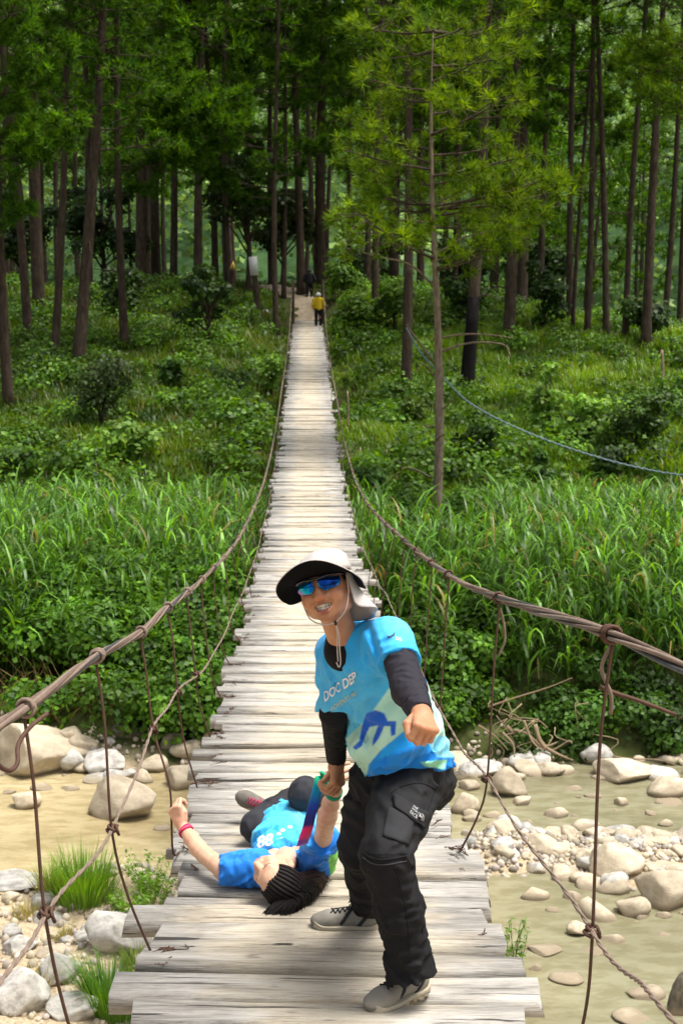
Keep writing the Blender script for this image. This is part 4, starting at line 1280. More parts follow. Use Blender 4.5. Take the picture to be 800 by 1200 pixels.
# low branches of the left pines and the slim foreground pine, leafy where the photo shows them
def bough_set(root, origin, items, seed, mats=('needle', 'bark'), **kw):
    """items: (px, py, d) tips; boughs run from the nearest trunk point to the tip"""
    r = np.random.default_rng(seed); mb = MB()
    for (a, tip) in items:
        a = np.asarray(a); tip = np.asarray(tip); v = tip - a; L = np.linalg.norm(v)
        bough(mb, a, norm(v * (1, 1, 0) + (0, 0, 1e-6)), np.linalg.norm(v[:2]), r, up=v[2] / max(.1, np.linalg.norm(v[:2])), **kw)
    o = part('bough', mb.mesh('bough', [M['needle'], M['bark']], smooth=False), root)
    return o

root, pts = pine(506, 592, 519, 13, 'slim light barked pine in front of the slope with dead lower branches', 77, H=12.3, crown=False, mat='bark_light', stubs=0, d=31.5)
W0 = pts + np.array(root.location)
def trunk_at(W, z): return np.array([np.interp(z, W[:, 2], W[:, k]) for k in range(3)])
r = np.random.default_rng(5)
YG = dict(c1=(0.07, 0.16, 0.012), c2=(0.22, 0.36, 0.035), ln=0.28, w=0.022, k=24, dens=0.85)
items = []
for (tx, ty) in [(440, 150), (425, 195), (450, 232), (420, 90), (470, 60), (560, 240), (600, 262), (635, 248), (600, 215), (560, 200), (655, 205), (590, 170), (545, 120), (410, 240), (400, 175), (625, 180), (520, 150), (455, 270), (575, 290), (610, 275),
                 (480, 120), (600, 110), (575, 60), (450, 110), (500, 30), (530, 80), (470, 185), (430, 240), (545, 262), (480, 250), (430, 30), (560, 20), (590, 30), (610, 60), (650, 225), (490, 205), (410, 140)]:
    d = 31.3 + r.normal() * 1.7; tip = P(tx, ty, d)
    z0 = tip[2] - abs(tip[0] - W0[0, 0]) * r.uniform(0.05, 0.45) - 0.2
    items.append((trunk_at(W0, z0), tip))
bough_set(root, None, items, 3, **YG)
for (a, b, c, e) in [((508, 262), (470, 258), (420, 262), (402, 290)), ((508, 335), (480, 310), (440, 300), (402, 290)), ((507, 398), (540, 392), (570, 392), (600, 396)), ((508, 425), (490, 400), (478, 384), (476, 380)),
                     ((508, 415), (550, 402), (590, 404), (598, 420)), ((507, 440), (500, 430), (494, 426), (492, 424)), ((505, 560), (490, 552), (478, 548), (470, 549)), ((509, 480), (520, 478), (528, 470), (530, 468)), ((507, 500), (500, 500), (496, 497), (494, 496)),
                     ((508, 300), (540, 280), (560, 274), (590, 268)), ((507, 520), (514, 512), (518, 510), (522, 508))]:
    mb = MB(); L = [P(a[0], a[1], 31.5), P(b[0], b[1], 31.2), P(c[0], c[1], 30.9), P(e[0], e[1], 30.7)]
    mb.tube(spline(L, 12), np.linspace(0.032, 0.010, 12), 5)
    part('dead_branch', mb.mesh('dead_branch', [M['bark_light']], color=False), root)

def extra_pine(px, py, pxt, wtr, label, seed, tips, d, H=20, **kw):
    root, pts = pine(px, py, pxt, wtr, label, seed, H=H, crown=True, cstart=0.7, stubs=2, d=d)
    W = pts + np.array(root.location); items = []
    rr = np.random.default_rng(seed)
    for (tx, ty) in tips:
        tip = P(tx, ty, d + rr.normal() * 1.2)
        items.append((trunk_at(W, tip[2] - 0.25 * abs(tip[0] - W[5, 0]) - 0.2), tip))
    bough_set(root, None, items, seed, **kw)
DG = dict(c1=(0.022, 0.07, 0.010), c2=(0.085, 0.19, 0.02), ln=0.3, w=0.034, k=16, dens=1.5)
extra_pine(826, 430, 822, 13, 'pine outside the right edge whose bright bough hangs into view', 90, [(740, 80), (752, 105), (770, 62), (735, 100), (790, 120), (760, 40), (780, 95), (745, 60)], 40, c1=(0.08, 0.18, 0.02), c2=(0.19, 0.32, 0.04), ln=0.28, w=0.03, k=16, dens=1.3)
extra_pine(-22, 440, -26, 14, 'pine outside the left edge with dark boughs reaching in', 91, [(30, 120), (60, 150), (20, 200), (80, 160), (40, 240), (10, 260), (60, 90), (90, 60), (40, 30), (100, 140), (18, 160)], 42, **DG)
extra_pine(146, 378, 150, 10, 'dark pine with wide low boughs on the left slope', 92, [(200, 110), (230, 130), (260, 120), (290, 140), (230, 90), (180, 190), (160, 200), (120, 200), (100, 110), (250, 170), (290, 110), (110, 60), (205, 60), (150, 150), (185, 210), (130, 130)], 52, **DG)
extra_pine(324, 334, 322, 7, 'pine with drooping boughs above the white board', 93, [(260, 150), (330, 160), (240, 200), (350, 120), (280, 100), (330, 90), (300, 190), (350, 200), (230, 150), (270, 220), (340, 60), (380, 80), (400, 160)], 60, **DG)
extra_pine(668, 372, 664, 9, 'pine with dark spreading boughs on the right', 94, [(620, 100), (600, 60), (700, 100), (720, 120), (730, 70), (610, 140), (690, 140), (650, 120), (740, 150)], 58, **DG)
extra_pine(440, 350, 442, 9, 'pine with light green boughs above the bridge end', 95, [(400, 60), (420, 110), (400, 150), (450, 60), (470, 130), (410, 200), (440, 180), (460, 30), (390, 100), (430, 230)], 62, c1=(0.04, 0.1, 0.015), c2=(0.1, 0.2, 0.03), ln=0.36, w=0.045, k=14, dens=1.0)

# broadleaf trees in the understorey
def broadleaf(px, py, wpx, hpx, label, seed, c1, c2, d=None, leaf=0.2, n=3200, crown_low=0.3):
    p, dd = ground_hit(px, py)
    if d: dd = d; p = P(px, py, d); p[2] = float(terrain(p[0], p[1]))
    s = dd / 1600; W, H = wpx * s, hpx * s
    r = np.random.default_rng(seed); root = empty('broadleaf_tree', p); tag(root, label, 'tree')
    mb = MB(); mb.tube(spline([(0, 0, -.2), (0.1, 0, H * .3), (-.05, 0, H * .7)], 10), np.linspace(0.14, 0.05, 10) * max(.6, W / 4), 8)
    C = []; Rr = []
    for k in range(11):
        a = r.uniform(0, 6.28); q = W * 0.34 * math.sqrt(r.random()); h = H * r.uniform(crown_low, 0.92)
        t = np.array([math.cos(a) * q, math.sin(a) * q, h]); C.append(t)
        rad = W * r.uniform(0.13, 0.24); Rr.append((rad, rad, rad * 0.7))
        mb.tube(spline([(0, 0, h * 0.55), t * (.5, .5, .8), t], 6), np.linspace(.06, .015, 6), 5)
    link('trunk', mb.mesh('trunk', [M['bark']], color=False), root)
    V, T, Cc = shell(C, Rr, n, r, leaf, c1, c2); m2 = MB(); m2.add(V, None, T, Cc)
    link('crown', m2.mesh('crown', [M['leaf']], smooth=False), root)
broadleaf(243, 408, 66, 112, 'small dark broadleaf tree on the slope left of the signs', 1, *DK, n=1500, leaf=0.2, crown_low=0.22)
broadleaf(290, 332, 120, 170, 'grey green broadleaf tree behind the white board', 2, (0.03, 0.06, 0.02), (0.08, 0.14, 0.04), d=68, leaf=0.28, crown_low=0.45)
broadleaf(330, 330, 90, 130, 'olive broadleaf tree left of the bridge end', 3, (0.03, 0.055, 0.015), (0.08, 0.12, 0.03), d=72, leaf=0.28)
broadleaf(120, 330, 110, 120, 'dark broadleaf tree behind the left pines', 4, *DK, d=72, leaf=0.28)
broadleaf(25, 325, 110, 130, 'dark broadleaf tree at the left edge behind the trunks', 5, *DK, d=74, leaf=0.28)
broadleaf(440, 325, 90, 80, 'light broadleaf tree behind the bright brush', 6, (0.04, 0.1, 0.02), (0.1, 0.2, 0.04), d=78, leaf=0.28)
broadleaf(620, 350, 100, 110, 'dark broadleaf tree behind the stout pines', 7, (0.02, 0.05, 0.012), (0.05, 0.11, 0.02), d=74, leaf=0.28)
broadleaf(720, 345, 120, 100, 'hazy broadleaf tree beyond the right crest', 8, (0.03, 0.08, 0.03), (0.07, 0.15, 0.05), d=100, leaf=0.35)
broadleaf(540, 340, 90, 90, 'dark broadleaf tree between the pines right of centre', 9, *DK, d=80, leaf=0.3)

# distant wooded hillside: one mass
def build_far_wood():
    r = np.random.default_rng(61); mb = MB()
    k = 1200
    y = 125 + 260 * r.random(k) ** 1.2; x = (r.random(k) * 2 - 1) * (y * 0.4 + 6)
    z = terrain(x, y); q = r.uniform(2.2, 4.5, k) * (1 + (y - 125) / 300)
    C = np.stack([x, y, z + q * 1.3], 1); Rr = np.stack([q, q, q * 1.5], 1)
    V, T, Cc = shell(C, Rr, 170000, r, 0.8, (0.10, 0.20, 0.07), (0.26, 0.42, 0.16), aspect=0.8)  # distance haze put into the paler leaf colours
    mb.add(V, None, T, Cc)
    o = link('far_wood', mb.mesh('far_wood', [M['leaf']], smooth=False))
    tag(o, 'hazy green wooded hillside seen through the pines', 'forest', kind='stuff')
build_far_wood()

# --- signs near the bridge end, roots, blue rope, stakes
def yellow_sign():
    p, d = ground_hit(272, 336); d = 64; p = P(272, 338, d); p[2] = float(terrain(p[0], p[1]))
    root = empty('warning_sign', p); tag(root, 'small yellow triangular sign nailed on a short dark post', 'sign')
    mb = MB(); mb.tube(spline([(0, 0, -.3), (0.02, 0, .8), (0, 0, 1.35)], 8), 0.14, 10); link('post', mb.mesh('post', [M['bark']], color=False), root)
    c = P(273, 312, d) - p; c = c + (0, -.18, 0)
    V = []
    for y in (-.012, .012):
        V += [c + (-.19, y, -.2), c + (.19, y, -.2), c + (0.03, y, .24)]
    me = mkmesh('sign_board', V, quads=[(0, 1, 4, 3), (1, 2, 5, 4), (2, 0, 3, 5)], tris=[(0, 2, 1), (3, 4, 5)], mats=[mat_simple('yellow_paint', (0.7, 0.46, 0.03), 0.5)], smooth=False)
    link('sign_board', me, root)
    mb = MB(); mb.tube([c + (0.01, -.018, .1), c + (0.01, -.018, -.07)], 0.018, 6); mb.tube([c + (0.01, -.018, -.11), c + (0.01, -.018, -.14)], 0.018, 6)
    link('mark', mb.mesh('mark', [mat_simple('black_paint', (0.01, 0.01, 0.01))], color=False), root)
yellow_sign()
def white_board():
    d = 62; p = P(303, 352, d); p[2] = float(terrain(p[0], p[1]))
    root = empty('notice_board', p); tag(root, 'white rectangular notice board tilted on a leaning stump', 'sign')
    top = P(296, 302, d) - p
    mb = MB(); mb.tube(spline([(0, 0, -.3), top * .5, top], 8), np.linspace(.17, .12, 8), 10); link('post', mb.mesh('post', [M['bark']], color=False), root)
    c = P(297.5, 312, d) - p + np.array((0, -.2, 0)); w, h = .19, .42; a = 0.09
    ca, sa = math.cos(a), math.sin(a); V = []
    for y in (-.015, .015):
        for (u, v) in ((-w, -h), (w, -h), (w, h), (-w, h)): V.append(c + (u * ca + v * -sa, y, u * sa + v * ca))
    me = mkmesh('board', V, quads=[(0, 1, 2, 3), (7, 6, 5, 4), (0, 4, 5, 1), (1, 5, 6, 2), (2, 6, 7, 3), (3, 7, 4, 0)], mats=[mat_simple('white_paint', (0.78, 0.78, 0.76), 0.5)], smooth=False)
    link('board', me, root)
white_board()
def bag():
    d = 63; p = P(311, 352, d); p[2] = float(terrain(p[0], p[1])) + .12
    V, T = ICO[2]; nz = Noise(9, 3); V = V * (1 + .2 * nz(V, .8))[:, None] * (.2, .14, .15)
    o = link('white_sack', mkmesh('white_sack', V, tris=T, mats=[mat_simple('white_plastic', (0.7, 0.7, 0.68), .5)])); o.location = p
    tag(o, 'small crumpled white sack on the grass below the white board', 'sack')
bag()
def blue_rope():
    pts = [P(476, 384, 31.6), P(492, 412, 31.4), P(517, 440, 31.2), P(550, 472, 30.6), P(600, 499, 29.8), P(660, 523, 28.5), P(730, 544, 27), P(800, 557, 25.5), P(880, 560, 24), P(1000, 550, 22)]
    C = spline(pts, 260); mb = MB(); t = np.arange(260)
    for k in range(2):
        a = t * 0.9 + k * math.pi
        mb.tube(C + np.stack([np.cos(a) * 0.009, 0 * a, np.sin(a) * 0.009], 1), 0.013, 6)
    o = link('blue_rope', mb.mesh('blue_rope', [mat_simple('faded_blue_rope', (0.17, 0.23, 0.25), 0.8, 0.2, 0, 30, .4, .004, .3)], color=False))
    tag(o, 'faded blue rope sagging from the slim pine to the right edge', 'rope')
blue_rope()
def roots():
    r = np.random.default_rng(13)
    root = empty('driftwood', P(630, 880, 19.9)); tag(root, 'tangle of bare tan roots and driftwood hanging off the far right bank', 'driftwood')
    L = [[(596, 850), (610, 868), (630, 890), (655, 898), (694, 894)], [(600, 856), (618, 862), (640, 880), (664, 868), (668, 870)], [(612, 846), (622, 866), (632, 878)], [(625, 848), (634, 872), (650, 884), (672, 892)],
         [(588, 858), (600, 872), (602, 886)], [(570, 828), (600, 818), (640, 806), (670, 795)], [(640, 852), (628, 846), (606, 842)], [(655, 870), (640, 874), (634, 868), (628, 860)],
         [(786, 846), (800, 840), (812, 832)], [(700, 880), (730, 888), (770, 892), (800, 900)], [(610, 880), (620, 894), (640, 904)], [(560, 850), (580, 862), (596, 880)]]
    for i, l in enumerate(L):
        mb = MB(); d0 = 19.6 + r.normal() * .12
        pts = [P(a + r.normal(), b + r.normal(), d0 - .25 * k / len(l)) for k, (a, b) in enumerate(l)]
        w = r.uniform(.022, .038) if i < 5 else r.uniform(.012, .022)
        mb.tube(spline(pts, 18), np.linspace(w, w * .35, 18), 6, col=np.array([.27, .20, .13]) * r.uniform(.7, 1.1))
        part('root', mb.mesh('root', [bpy.data.materials.get('driftwood') or mat_attr('driftwood', .85, .2, 20, .5, .01)]), root)
    for i in range(26):
        a = r.uniform(560, 690); b = r.uniform(815, 885); mb = MB()
        pts = [P(a, b, 19.7), P(a + r.normal() * 12, b + r.uniform(5, 18), 19.6), P(a + r.normal() * 20, b + r.uniform(15, 36), 19.5)]
        mb.tube(spline(pts, 8), np.linspace(.008, .003, 8), 4, col=np.array([.38, .3, .18]) * r.uniform(.6, 1.1))
        part('rootlet', mb.mesh('rootlet', [bpy.data.materials['driftwood']]), root)
roots()
def stake(px, y0, y1, label, w=5, c=(0.3, 0.26, 0.17)):
    p, d = ground_hit(px, y1); q = P(px, y0, d); mb = MB(); s = d / 1600 * w / 2
    mb.tube(spline([p - (0, 0, .2), (p + q) / 2 + (0.02, 0, 0), q], 7) - p, np.linspace(s, s * .6, 7), 8, col=c)
    o = link('stake', mb.mesh('stake', [M['bark_light']], color=False)); o.location = p; tag(o, label, 'stake')
stake(775, 410, 458, 'bare pale stake standing in the grass of the right crest')
stake(407, 458, 500, 'thin bare stick beside the right edge of the bridge', 3)
# ------------------------------------------------------------------ bodies: signed distance shapes turned into one skin each
def cone(a, b, ra, rb):
    a = np.asarray(a, float); b = np.asarray(b, float); ab = b - a; L2 = max(1e-9, ab @ ab)
    def f(p):
        v = p - a; t = np.clip(v @ ab / L2, 0, 1)
        q = v - t[:, None] * ab
        return np.sqrt((q * q).sum(1)) - (ra + (rb - ra) * t)
    return f
def ell(c, Rm, rad):
    """ellipsoid, Rm rows = local axes in world"""
    c = np.asarray(c, float); rad = np.asarray(rad, float)
    def f(p):
        q = (p - c) @ Rm.T / rad; k = np.sqrt((q * q).sum(1)); k2 = np.sqrt(((q / rad) ** 2).sum(1)) + 1e-9
        return k * (k - 1) / k2
    return f
def oval(a, b, L, wa, wb, da, db):
    """tapered limb or trunk of oval section: L lateral direction, w half width, d half depth"""
    a = np.asarray(a, float); b = np.asarray(b, float); ax = norm(b - a); ln = np.linalg.norm(b - a)
    L = norm(L - (L @ ax) * ax); F = np.cross(L, ax)
    def f(p):
        v = p - a; s = v @ ax; t = np.clip(s / ln, 0, 1)
        w = wa + (wb - wa) * t; d = da + (db - da) * t
        ex = s - t * ln; m = np.minimum(w, d)
        q = np.sqrt(((v @ L) / w) ** 2 + ((v @ F) / d) ** 2 + (ex / m) ** 2)
        return (q - 1) * m
    return f
def sm(fs, k=0.02):
    def f(p):
        d = fs[0](p)
        for g in fs[1:]:
            e = g(p); h = np.clip(.5 + .5 * (e - d) / k, 0, 1); d = e * (1 - h) + d * h - k * h * (1 - h)
        return d
    return f
def cut(f, g, k=0.004):
    def h(p):
        a = f(p); b = -g(p); t = np.clip(.5 - .5 * (b - a) / k, 0, 1)
        return b * (1 - t) + a * t + k * t * (1 - t)
    return h
def plane(o, n):
    o = np.asarray(o, float); n = norm(n)
    return lambda p: (p - o) @ n
def chain(pts, rads, k=0.02):
    return sm([cone(pts[i], pts[i + 1], rads[i], rads[i + 1]) for i in range(len(pts) - 1)], k)
def frame(f, u):
    """rows: left, up, forward"""
    f = norm(f); u = norm(u - (np.asarray(u) @ f) * f); return np.stack([np.cross(u, f), u, f])

def polygonise(f, lo, hi, h):
    lo = np.asarray(lo, float); hi = np.asarray(hi, float)
    c = 4
    nc = (np.ceil((hi - lo) / (h * c)).astype(int) + 1); n = nc * c
    def grid(cnt, step, off): return [lo[i] + off + np.arange(cnt[i]) * step for i in range(3)]
    g = grid(nc, h * c, h * (c - 1) / 2)
    G = np.stack(np.meshgrid(*g, indexing='ij'), -1).reshape(-1, 3)
    dc = f(G).reshape(nc)
    D = np.repeat(np.repeat(np.repeat(dc, c, 0), c, 1), c, 2).astype(np.float32)
    mask = np.abs(D) < h * c * 1.7
    idx = np.argwhere(mask)
    pts = lo + idx * h
    out = np.empty(len(pts), np.float32)
    for s in range(0, len(pts), 400000): out[s:s + 400000] = f(pts[s:s + 400000])
    D[mask] = out
    S = D < 0
    a = S[:-1, :-1, :-1].astype(np.int8); cnt = np.zeros(a.shape, np.int8)
    for i in (0, 1):
        for j in (0, 1):
            for k in (0, 1):
                cnt += S[i:n[0] - 1 + i, j:n[1] - 1 + j, k:n[2] - 1 + k]
    act = (cnt > 0) & (cnt < 8)
    cells = np.argwhere(act); vid = np.full(act.shape, -1, np.int32); vid[act] = np.arange(len(cells))
    acc = np.zeros((len(cells), 3)); num = np.zeros(len(cells))
    corners = [(i, j, k) for i in (0, 1) for j in (0, 1) for k in (0, 1)]
    for u in corners:
        for ax in range(3):
            if u[ax]: continue
            v = list(u); v[ax] = 1
            A = D[tuple((cells + u).T)]; B = D[tuple((cells + v).T)]
            x = (A < 0) != (B < 0)
            t = np.where(x, A / np.where(x, A - B, 1), 0)
            pt = np.broadcast_to(np.array(u, float), (len(cells), 3)).copy(); pt[:, ax] += t
            acc[x] += pt[x]; num += x
    V = lo + (cells + acc / num[:, None]) * h
    Q = []
    for ax in range(3):
        o1, o2 = [(1, 2), (2, 0), (0, 1)][ax]
        sl0 = [slice(1, n[i] - 1) for i in range(3)]; sl1 = list(sl0)
        sl0[ax] = slice(0, n[ax] - 1); sl1[ax] = slice(1, n[ax])
        A = S[tuple(sl0)]; B = S[tuple(sl1)]
        for flip in (False, True):
            e = np.argwhere((A & ~B) if not flip else (~A & B))
            if not len(e): continue
            off = np.ones(3, int); off[ax] = 0; e = e + off
            d1 = np.zeros(3, int); d1[o1] = 1; d2 = np.zeros(3, int); d2[o2] = 1
            ok = (e[:, ax] < n[ax] - 1)
            e = e[ok]
            q = [vid[tuple((e - d1 - d2).T)], vid[tuple((e - d2).T)], vid[tuple(e.T)], vid[tuple((e - d1).T)]]
            q = np.stack(q, 1)
            if flip: q = q[:, ::-1]
            q = q[(q >= 0).all(1)]
            Q.append(q)
    return V, np.vstack(Q)

def bounds(pts, pad):
    pts = np.asarray(pts, float).reshape(-1, 3); return pts.min(0) - pad, pts.max(0) + pad

_w3 = Noise(333, 3, 16); _w4 = Noise(334, 3, 16)
def folds(f, amp, scale, axis=(0, 0, 1), stretch=2.5, mask=None):
    """cloth wrinkles: ridges running roughly along axis"""
    axis = norm(axis)
    def g(p):
        d = f(p)
        q = p - (p @ axis)[:, None] * axis * (1 - 1 / stretch)
        n = _w3(q, scale) + 0.5 * _w4(q, scale * 0.5)
        w = amp * (np.sqrt(n * n + .02) - 0.48)
        if mask is not None: w = w * mask(p)
        return d + w
    return g

def creases(f, segs, dmax):
    """pulled folds in cloth: each (x0, y0, x1, y1, height, half width) names the two ends by where they are seen; depths come from the cloth"""
    segs = np.array(segs, float)
    def g(p):
        d = f(p); px, py, dd = proj(p); q = np.stack([px, py], 1); w = np.zeros(len(p))
        for (x0, y0, x1, y1, h, wd) in segs:
            a = np.array([x0, y0]); ab = np.array([x1 - x0, y1 - y0]); t = np.clip((q - a) @ ab / (ab @ ab), 0, 1)
            e = np.linalg.norm(q - a - t[:, None] * ab, axis=1)
            w += h * (np.exp(-(e / wd) ** 2) - .55 * np.exp(-((e - 2.1 * wd) / wd) ** 2)) * (.35 + .65 * np.sin(np.pi * np.clip(t * .9 + .08, 0, 1)))
        return d - w * (dd < dmax)
    return g
def color_of(V, rules, base):
    c = np.empty((len(V), 3)); c[:] = base
    for (fn, col) in rules:
        w = np.clip(fn(V), 0, 1)[:, None]; c = c * (1 - w) + np.asarray(col) * w
    return c
def near_f(c, r, soft=0.5):
    c = np.asarray(c, float); return lambda V: 1 - sstep(r * soft, r, np.linalg.norm(V - c, axis=1))

M['skin'] = mat_attr('skin', 0.5, 0.35, 180, 0.15, 0.0008, sss=0.18)
M['cloth'] = mat_attr('shirt_cloth', 0.75, 0.25, 900, 0.1, 0.0004, sheen=0.15)
M['pants'] = mat_attr('trouser_cloth', 0.8, 0.16, 500, 0.15, 0.0006)
M['sleeve'] = mat_attr('stretch_cloth', 0.8, 0.2, 700, 0.12, 0.0005)
M['shoe'] = mat_attr('shoe_suede', 0.9, 0.15, 260, 0.35, 0.0008)
M['sole'] = mat_attr('rubber_sole', 0.7, 0.3, 120, 0.3, 0.001)
M['hair'] = mat_attr('hair', 0.55, 0.22, 300, 0.3, 0.0006)
M['teeth'] = mat_simple('teeth', (0.70, 0.64, 0.54), 0.3, 0.5)
M['lace'] = mat_attr('lace', 0.8, 0.2)

def head_sdf(o, Rm, s, smile=True, neck_to=None, neck_r=0.055):
    def W(x, y, z): return o + s * (np.array([x, y, z]) @ Rm)
    E = lambda x, y, z, a, b, c: ell(W(x, y, z), Rm, (a * s, b * s, c * s))
    C = lambda p, q, ra, rb: cone(W(*p), W(*q), ra * s, rb * s)
    base = sm([E(0, .035, -.015, .075, .085, .093), E(0, -.024, .018, .067, .076, .068), E(0, -.070, .035, .040, .028, .040)], .03)
    fs = [base, E(.050, -.056, 0, .026, .03, .034), E(-.050, -.056, 0, .026, .03, .034),
          E(.037, -.026, .060, .026, .022, .022), E(-.037, -.026, .060, .026, .022, .022),
          C((-.036, .026, .073), (.036, .026, .073), .012, .012), E(0, -.089, .062, .019, .014, .016)]
    f = sm(fs, .022)
    for sx in (-1, 1): f = cut(f, E(sx * .032, .008, .090, .017, .010, .014), .012 * s)       # eye hollows
    lids = [E(sx * .031, .008, .071, .0155, .0105, .0125) for sx in (-1, 1)]
    f = sm([f] + lids, .004)
    nose = sm([C((0, .016, .080), (0, -.027, .101), .009, .0135), E(.0165, -.031, .089, .0105, .009, .012), E(-.0165, -.031, .089, .0105, .009, .012)], .008)
    f = sm([f, nose], .012)
    if smile:
        for sx in (-1, 1):   # cheeks pushed up, folds beside the mouth
            f = sm([f, E(sx * .044, -.034, .064, .023, .020, .019)], .014)
            f = cut(f, C((sx * .021, -.034, .093), (sx * .045, -.060, .078), .003, .003), .006 * s)
        f = cut(f, E(0, -.058, .092, .039, .0130, .030), .003 * s)
        up = [C((-.040, -.047, .066), (-.014, -.0455, .088), .0038, .0045), C((-.014, -.0455, .088), (.014, -.0455, .088), .0045, .0045), C((.014, -.0455, .088), (.040, -.047, .066), .0045, .0038)]
        lo = [C((-.039, -.053, .066), (-.014, -.0745, .086), .0038, .0055), C((-.014, -.0745, .086), (.014, -.0745, .086), .0055, .0055), C((.014, -.0745, .086), (.039, -.053, .066), .0055, .0038)]
    else:
        f = cut(f, C((-.02, -.0615, .094), (.02, -.0615, .094), .0018, .0018), .004 * s)
        up = [C((-.021, -.061, .080), (0, -.056, .090), .003, .006), C((0, -.056, .090), (.021, -.061, .080), .006, .003)]
        lo = [C((-.019, -.064, .080), (0, -.069, .089), .003, .007), C((0, -.069, .089), (.019, -.064, .080), .007, .003)]
    f = sm([f] + up + lo, .005)
    ears = []
    for sx in (-1, 1):
        ear = E(sx * .0785, -.004, -.012, .010, .031, .019)
        ear = cut(ear, E(sx * .088, -.002, -.008, .008, .018, .010), .004)
        ears += [ear, E(sx * .075, -.032, -.006, .007, .009, .008)]
    f = sm([f] + ears, .006)
    if neck_to is not None:
        f = sm([f, cone(W(0, -.055, -.022), neck_to, neck_r * 1.0, neck_r * 1.12)], .022)
    return f, W

def hand_prims(o, yv, zv, side, curl=((80, 95, 60),) * 4, thumb=None, s=1.0, spread=0.0):
    """wrist at o, yv towards the fingers, zv the back of the hand; side +1 left hand, -1 right"""
    yv = norm(yv); zv = norm(zv - (zv @ yv) * yv); xv = np.cross(yv, zv) * side
    W = lambda x, y, z: o + s * (x * xv + y * yv + z * zv)
    pr = [[], []]
    pr[0].append(cone(W(0, -.03, 0), W(0, .02, 0), .026 * s, .027 * s))
    kx = (.031, .0105, -.0105, -.030); ky = (.088, .092, .087, .078)
    ln = ((.042, .026, .021), (.046, .030, .023), (.043, .028, .022), (.034, .021, .019))
    tips = []
    for i in range(4):
        pr[0].append(cone(W(kx[i] * .5, .012, 0), W(kx[i], ky[i], .001), .0165 * s, .0128 * s))
        a = 0; p = np.array([kx[i], ky[i], 0.0]); rr = (.0108, .0100, .0090, .0078); f = []
        if i == 3: rr = tuple(q * .88 for q in rr)
        sp = spread * (kx[i] / .03)
        for j in range(3):
            a += math.radians(curl[i][j]); dv = np.array([math.sin(sp) * .6, math.cos(a), -math.sin(a)])
            q = p + dv * ln[i][j]
            f.append(cone(W(*p), W(*q), rr[j] * s, rr[j + 1] * s)); p = q
        pr[1].append(sm(f, .003)); tips.append(W(*p))
    if thumb is None: thumb = ((.026, .022, -.010), (.046, .050, -.022), (.036, .078, -.040), (.012, .086, -.048))
    tr = (.0165, .0135, .0115, .0092)
    pr[1].append(chain([W(*t) for t in thumb], [r_ * s for r_ in tr], .004))
    palm = sm(pr[0] + [cone(W(-.02, .03, -.008), W(.018, .05, -.010), .014 * s, .014 * s)], .014)
    f = palm
    for g in pr[1]: f = sm([f, g], .0045)
    pts = [o] + tips + [W(*t) for t in thumb] + [W(kx[0], ky[0], 0), W(kx[3], ky[3], 0)]
    return f, pts, W

def sdf_part(name, f, pts, pad, h, root, mats, colfn, parent_world=True):
    lo, hi = bounds(pts, pad)
    V, Q = polygonise(f, lo, hi, h)
    return V, Q
def add_sdf(name, chunks, root, mats, colfn):
    """chunks: (f, pts, pad, h) polygonised and joined as one mesh"""
    VV = []; QQ = []; n = 0
    for (f, pts, pad, h) in chunks:
        lo, hi = bounds(pts, pad); V, Q = polygonise(f, lo, hi, h)
        VV.append(V); QQ.append(Q + n); n += len(V)
    V = np.vstack(VV); Q = np.vstack(QQ)
    me = mkmesh(name, V, Q, mats=mats, col=colfn(V) if callable(colfn) else np.broadcast_to(np.asarray(colfn, float), V.shape))
    o = part(name, me, root); o['_v'] = 0; del o['_v']
    return o, V, Q

def bvh_of(V, Q): return BVHTree.FromPolygons([tuple(v) for v in V.tolist()], Q.tolist())
def hit_px(bvh, px, py):
    d = Vector(P(px, py, 1.0) - CAM).normalized(); r_ = bvh.ray_cast(Vector(CAM), d)
    return (None, None) if r_[0] is None else (np.array(r_[0]), np.array(r_[1]))
def on_surface(bvh, pts2, off):
    """lay photograph points on a surface as an offset; misses are filled from the last hit"""
    out = []; last = None
    for (x, y) in pts2:
        h, nn = hit_px(bvh, x, y)
        if h is None:
            out.append(None); continue
        if nn @ (CAM - h) < 0: nn = -nn
        out.append(h + nn * off)
    good = [i for i, q in enumerate(out) if q is not None]
    for i in range(len(out)):
        if out[i] is None and good:
            j = min(good, key=lambda g: abs(g - i)); h = out[j]
            d = -(h - CAM) @ Bv; out[i] = P(pts2[i][0], pts2[i][1], d)
    return np.array(out)

def lettering(body, bvh, origin, ux, uy, size, mat, root, name='lettering', off=0.0016, bold=0.0):
    """text outlines laid on the cloth. ux, uy: photograph directions of the line and of the letters' height; size px of 1 text unit"""
    cu = bpy.data.curves.new('t', 'FONT'); cu.body = body; cu.size = 1.0; cu.offset = bold; cu.resolution_u = 3
    ob = bpy.data.objects.new('t', cu); COL.objects.link(ob)
    dg = bpy.context.evaluated_depsgraph_get(); me0 = bpy.data.meshes.new_from_object(ob.evaluated_get(dg))
    bm = bmesh.new(); bm.from_mesh(me0); bmesh.ops.triangulate(bm, faces=bm.faces[:])
    bmesh.ops.subdivide_edges(bm, edges=[e for e in bm.edges if e.calc_length() > 0.25], cuts=2)
    bmesh.ops.triangulate(bm, faces=bm.faces[:])
    co = np.array([v.co[:2] for v in bm.verts]); T = np.array([[v.index for v in f.verts] for f in bm.faces]); bm.free()
    bpy.data.objects.remove(ob); bpy.data.curves.remove(cu)
    p2 = np.array(origin) + co[:, :1] * np.array(ux) * size + co[:, 1:] * np.array(uy) * size
    W = on_surface(bvh, p2, off)
    return part(name, mkmesh(name, W, tris=T, mats=[mat], smooth=False), root)

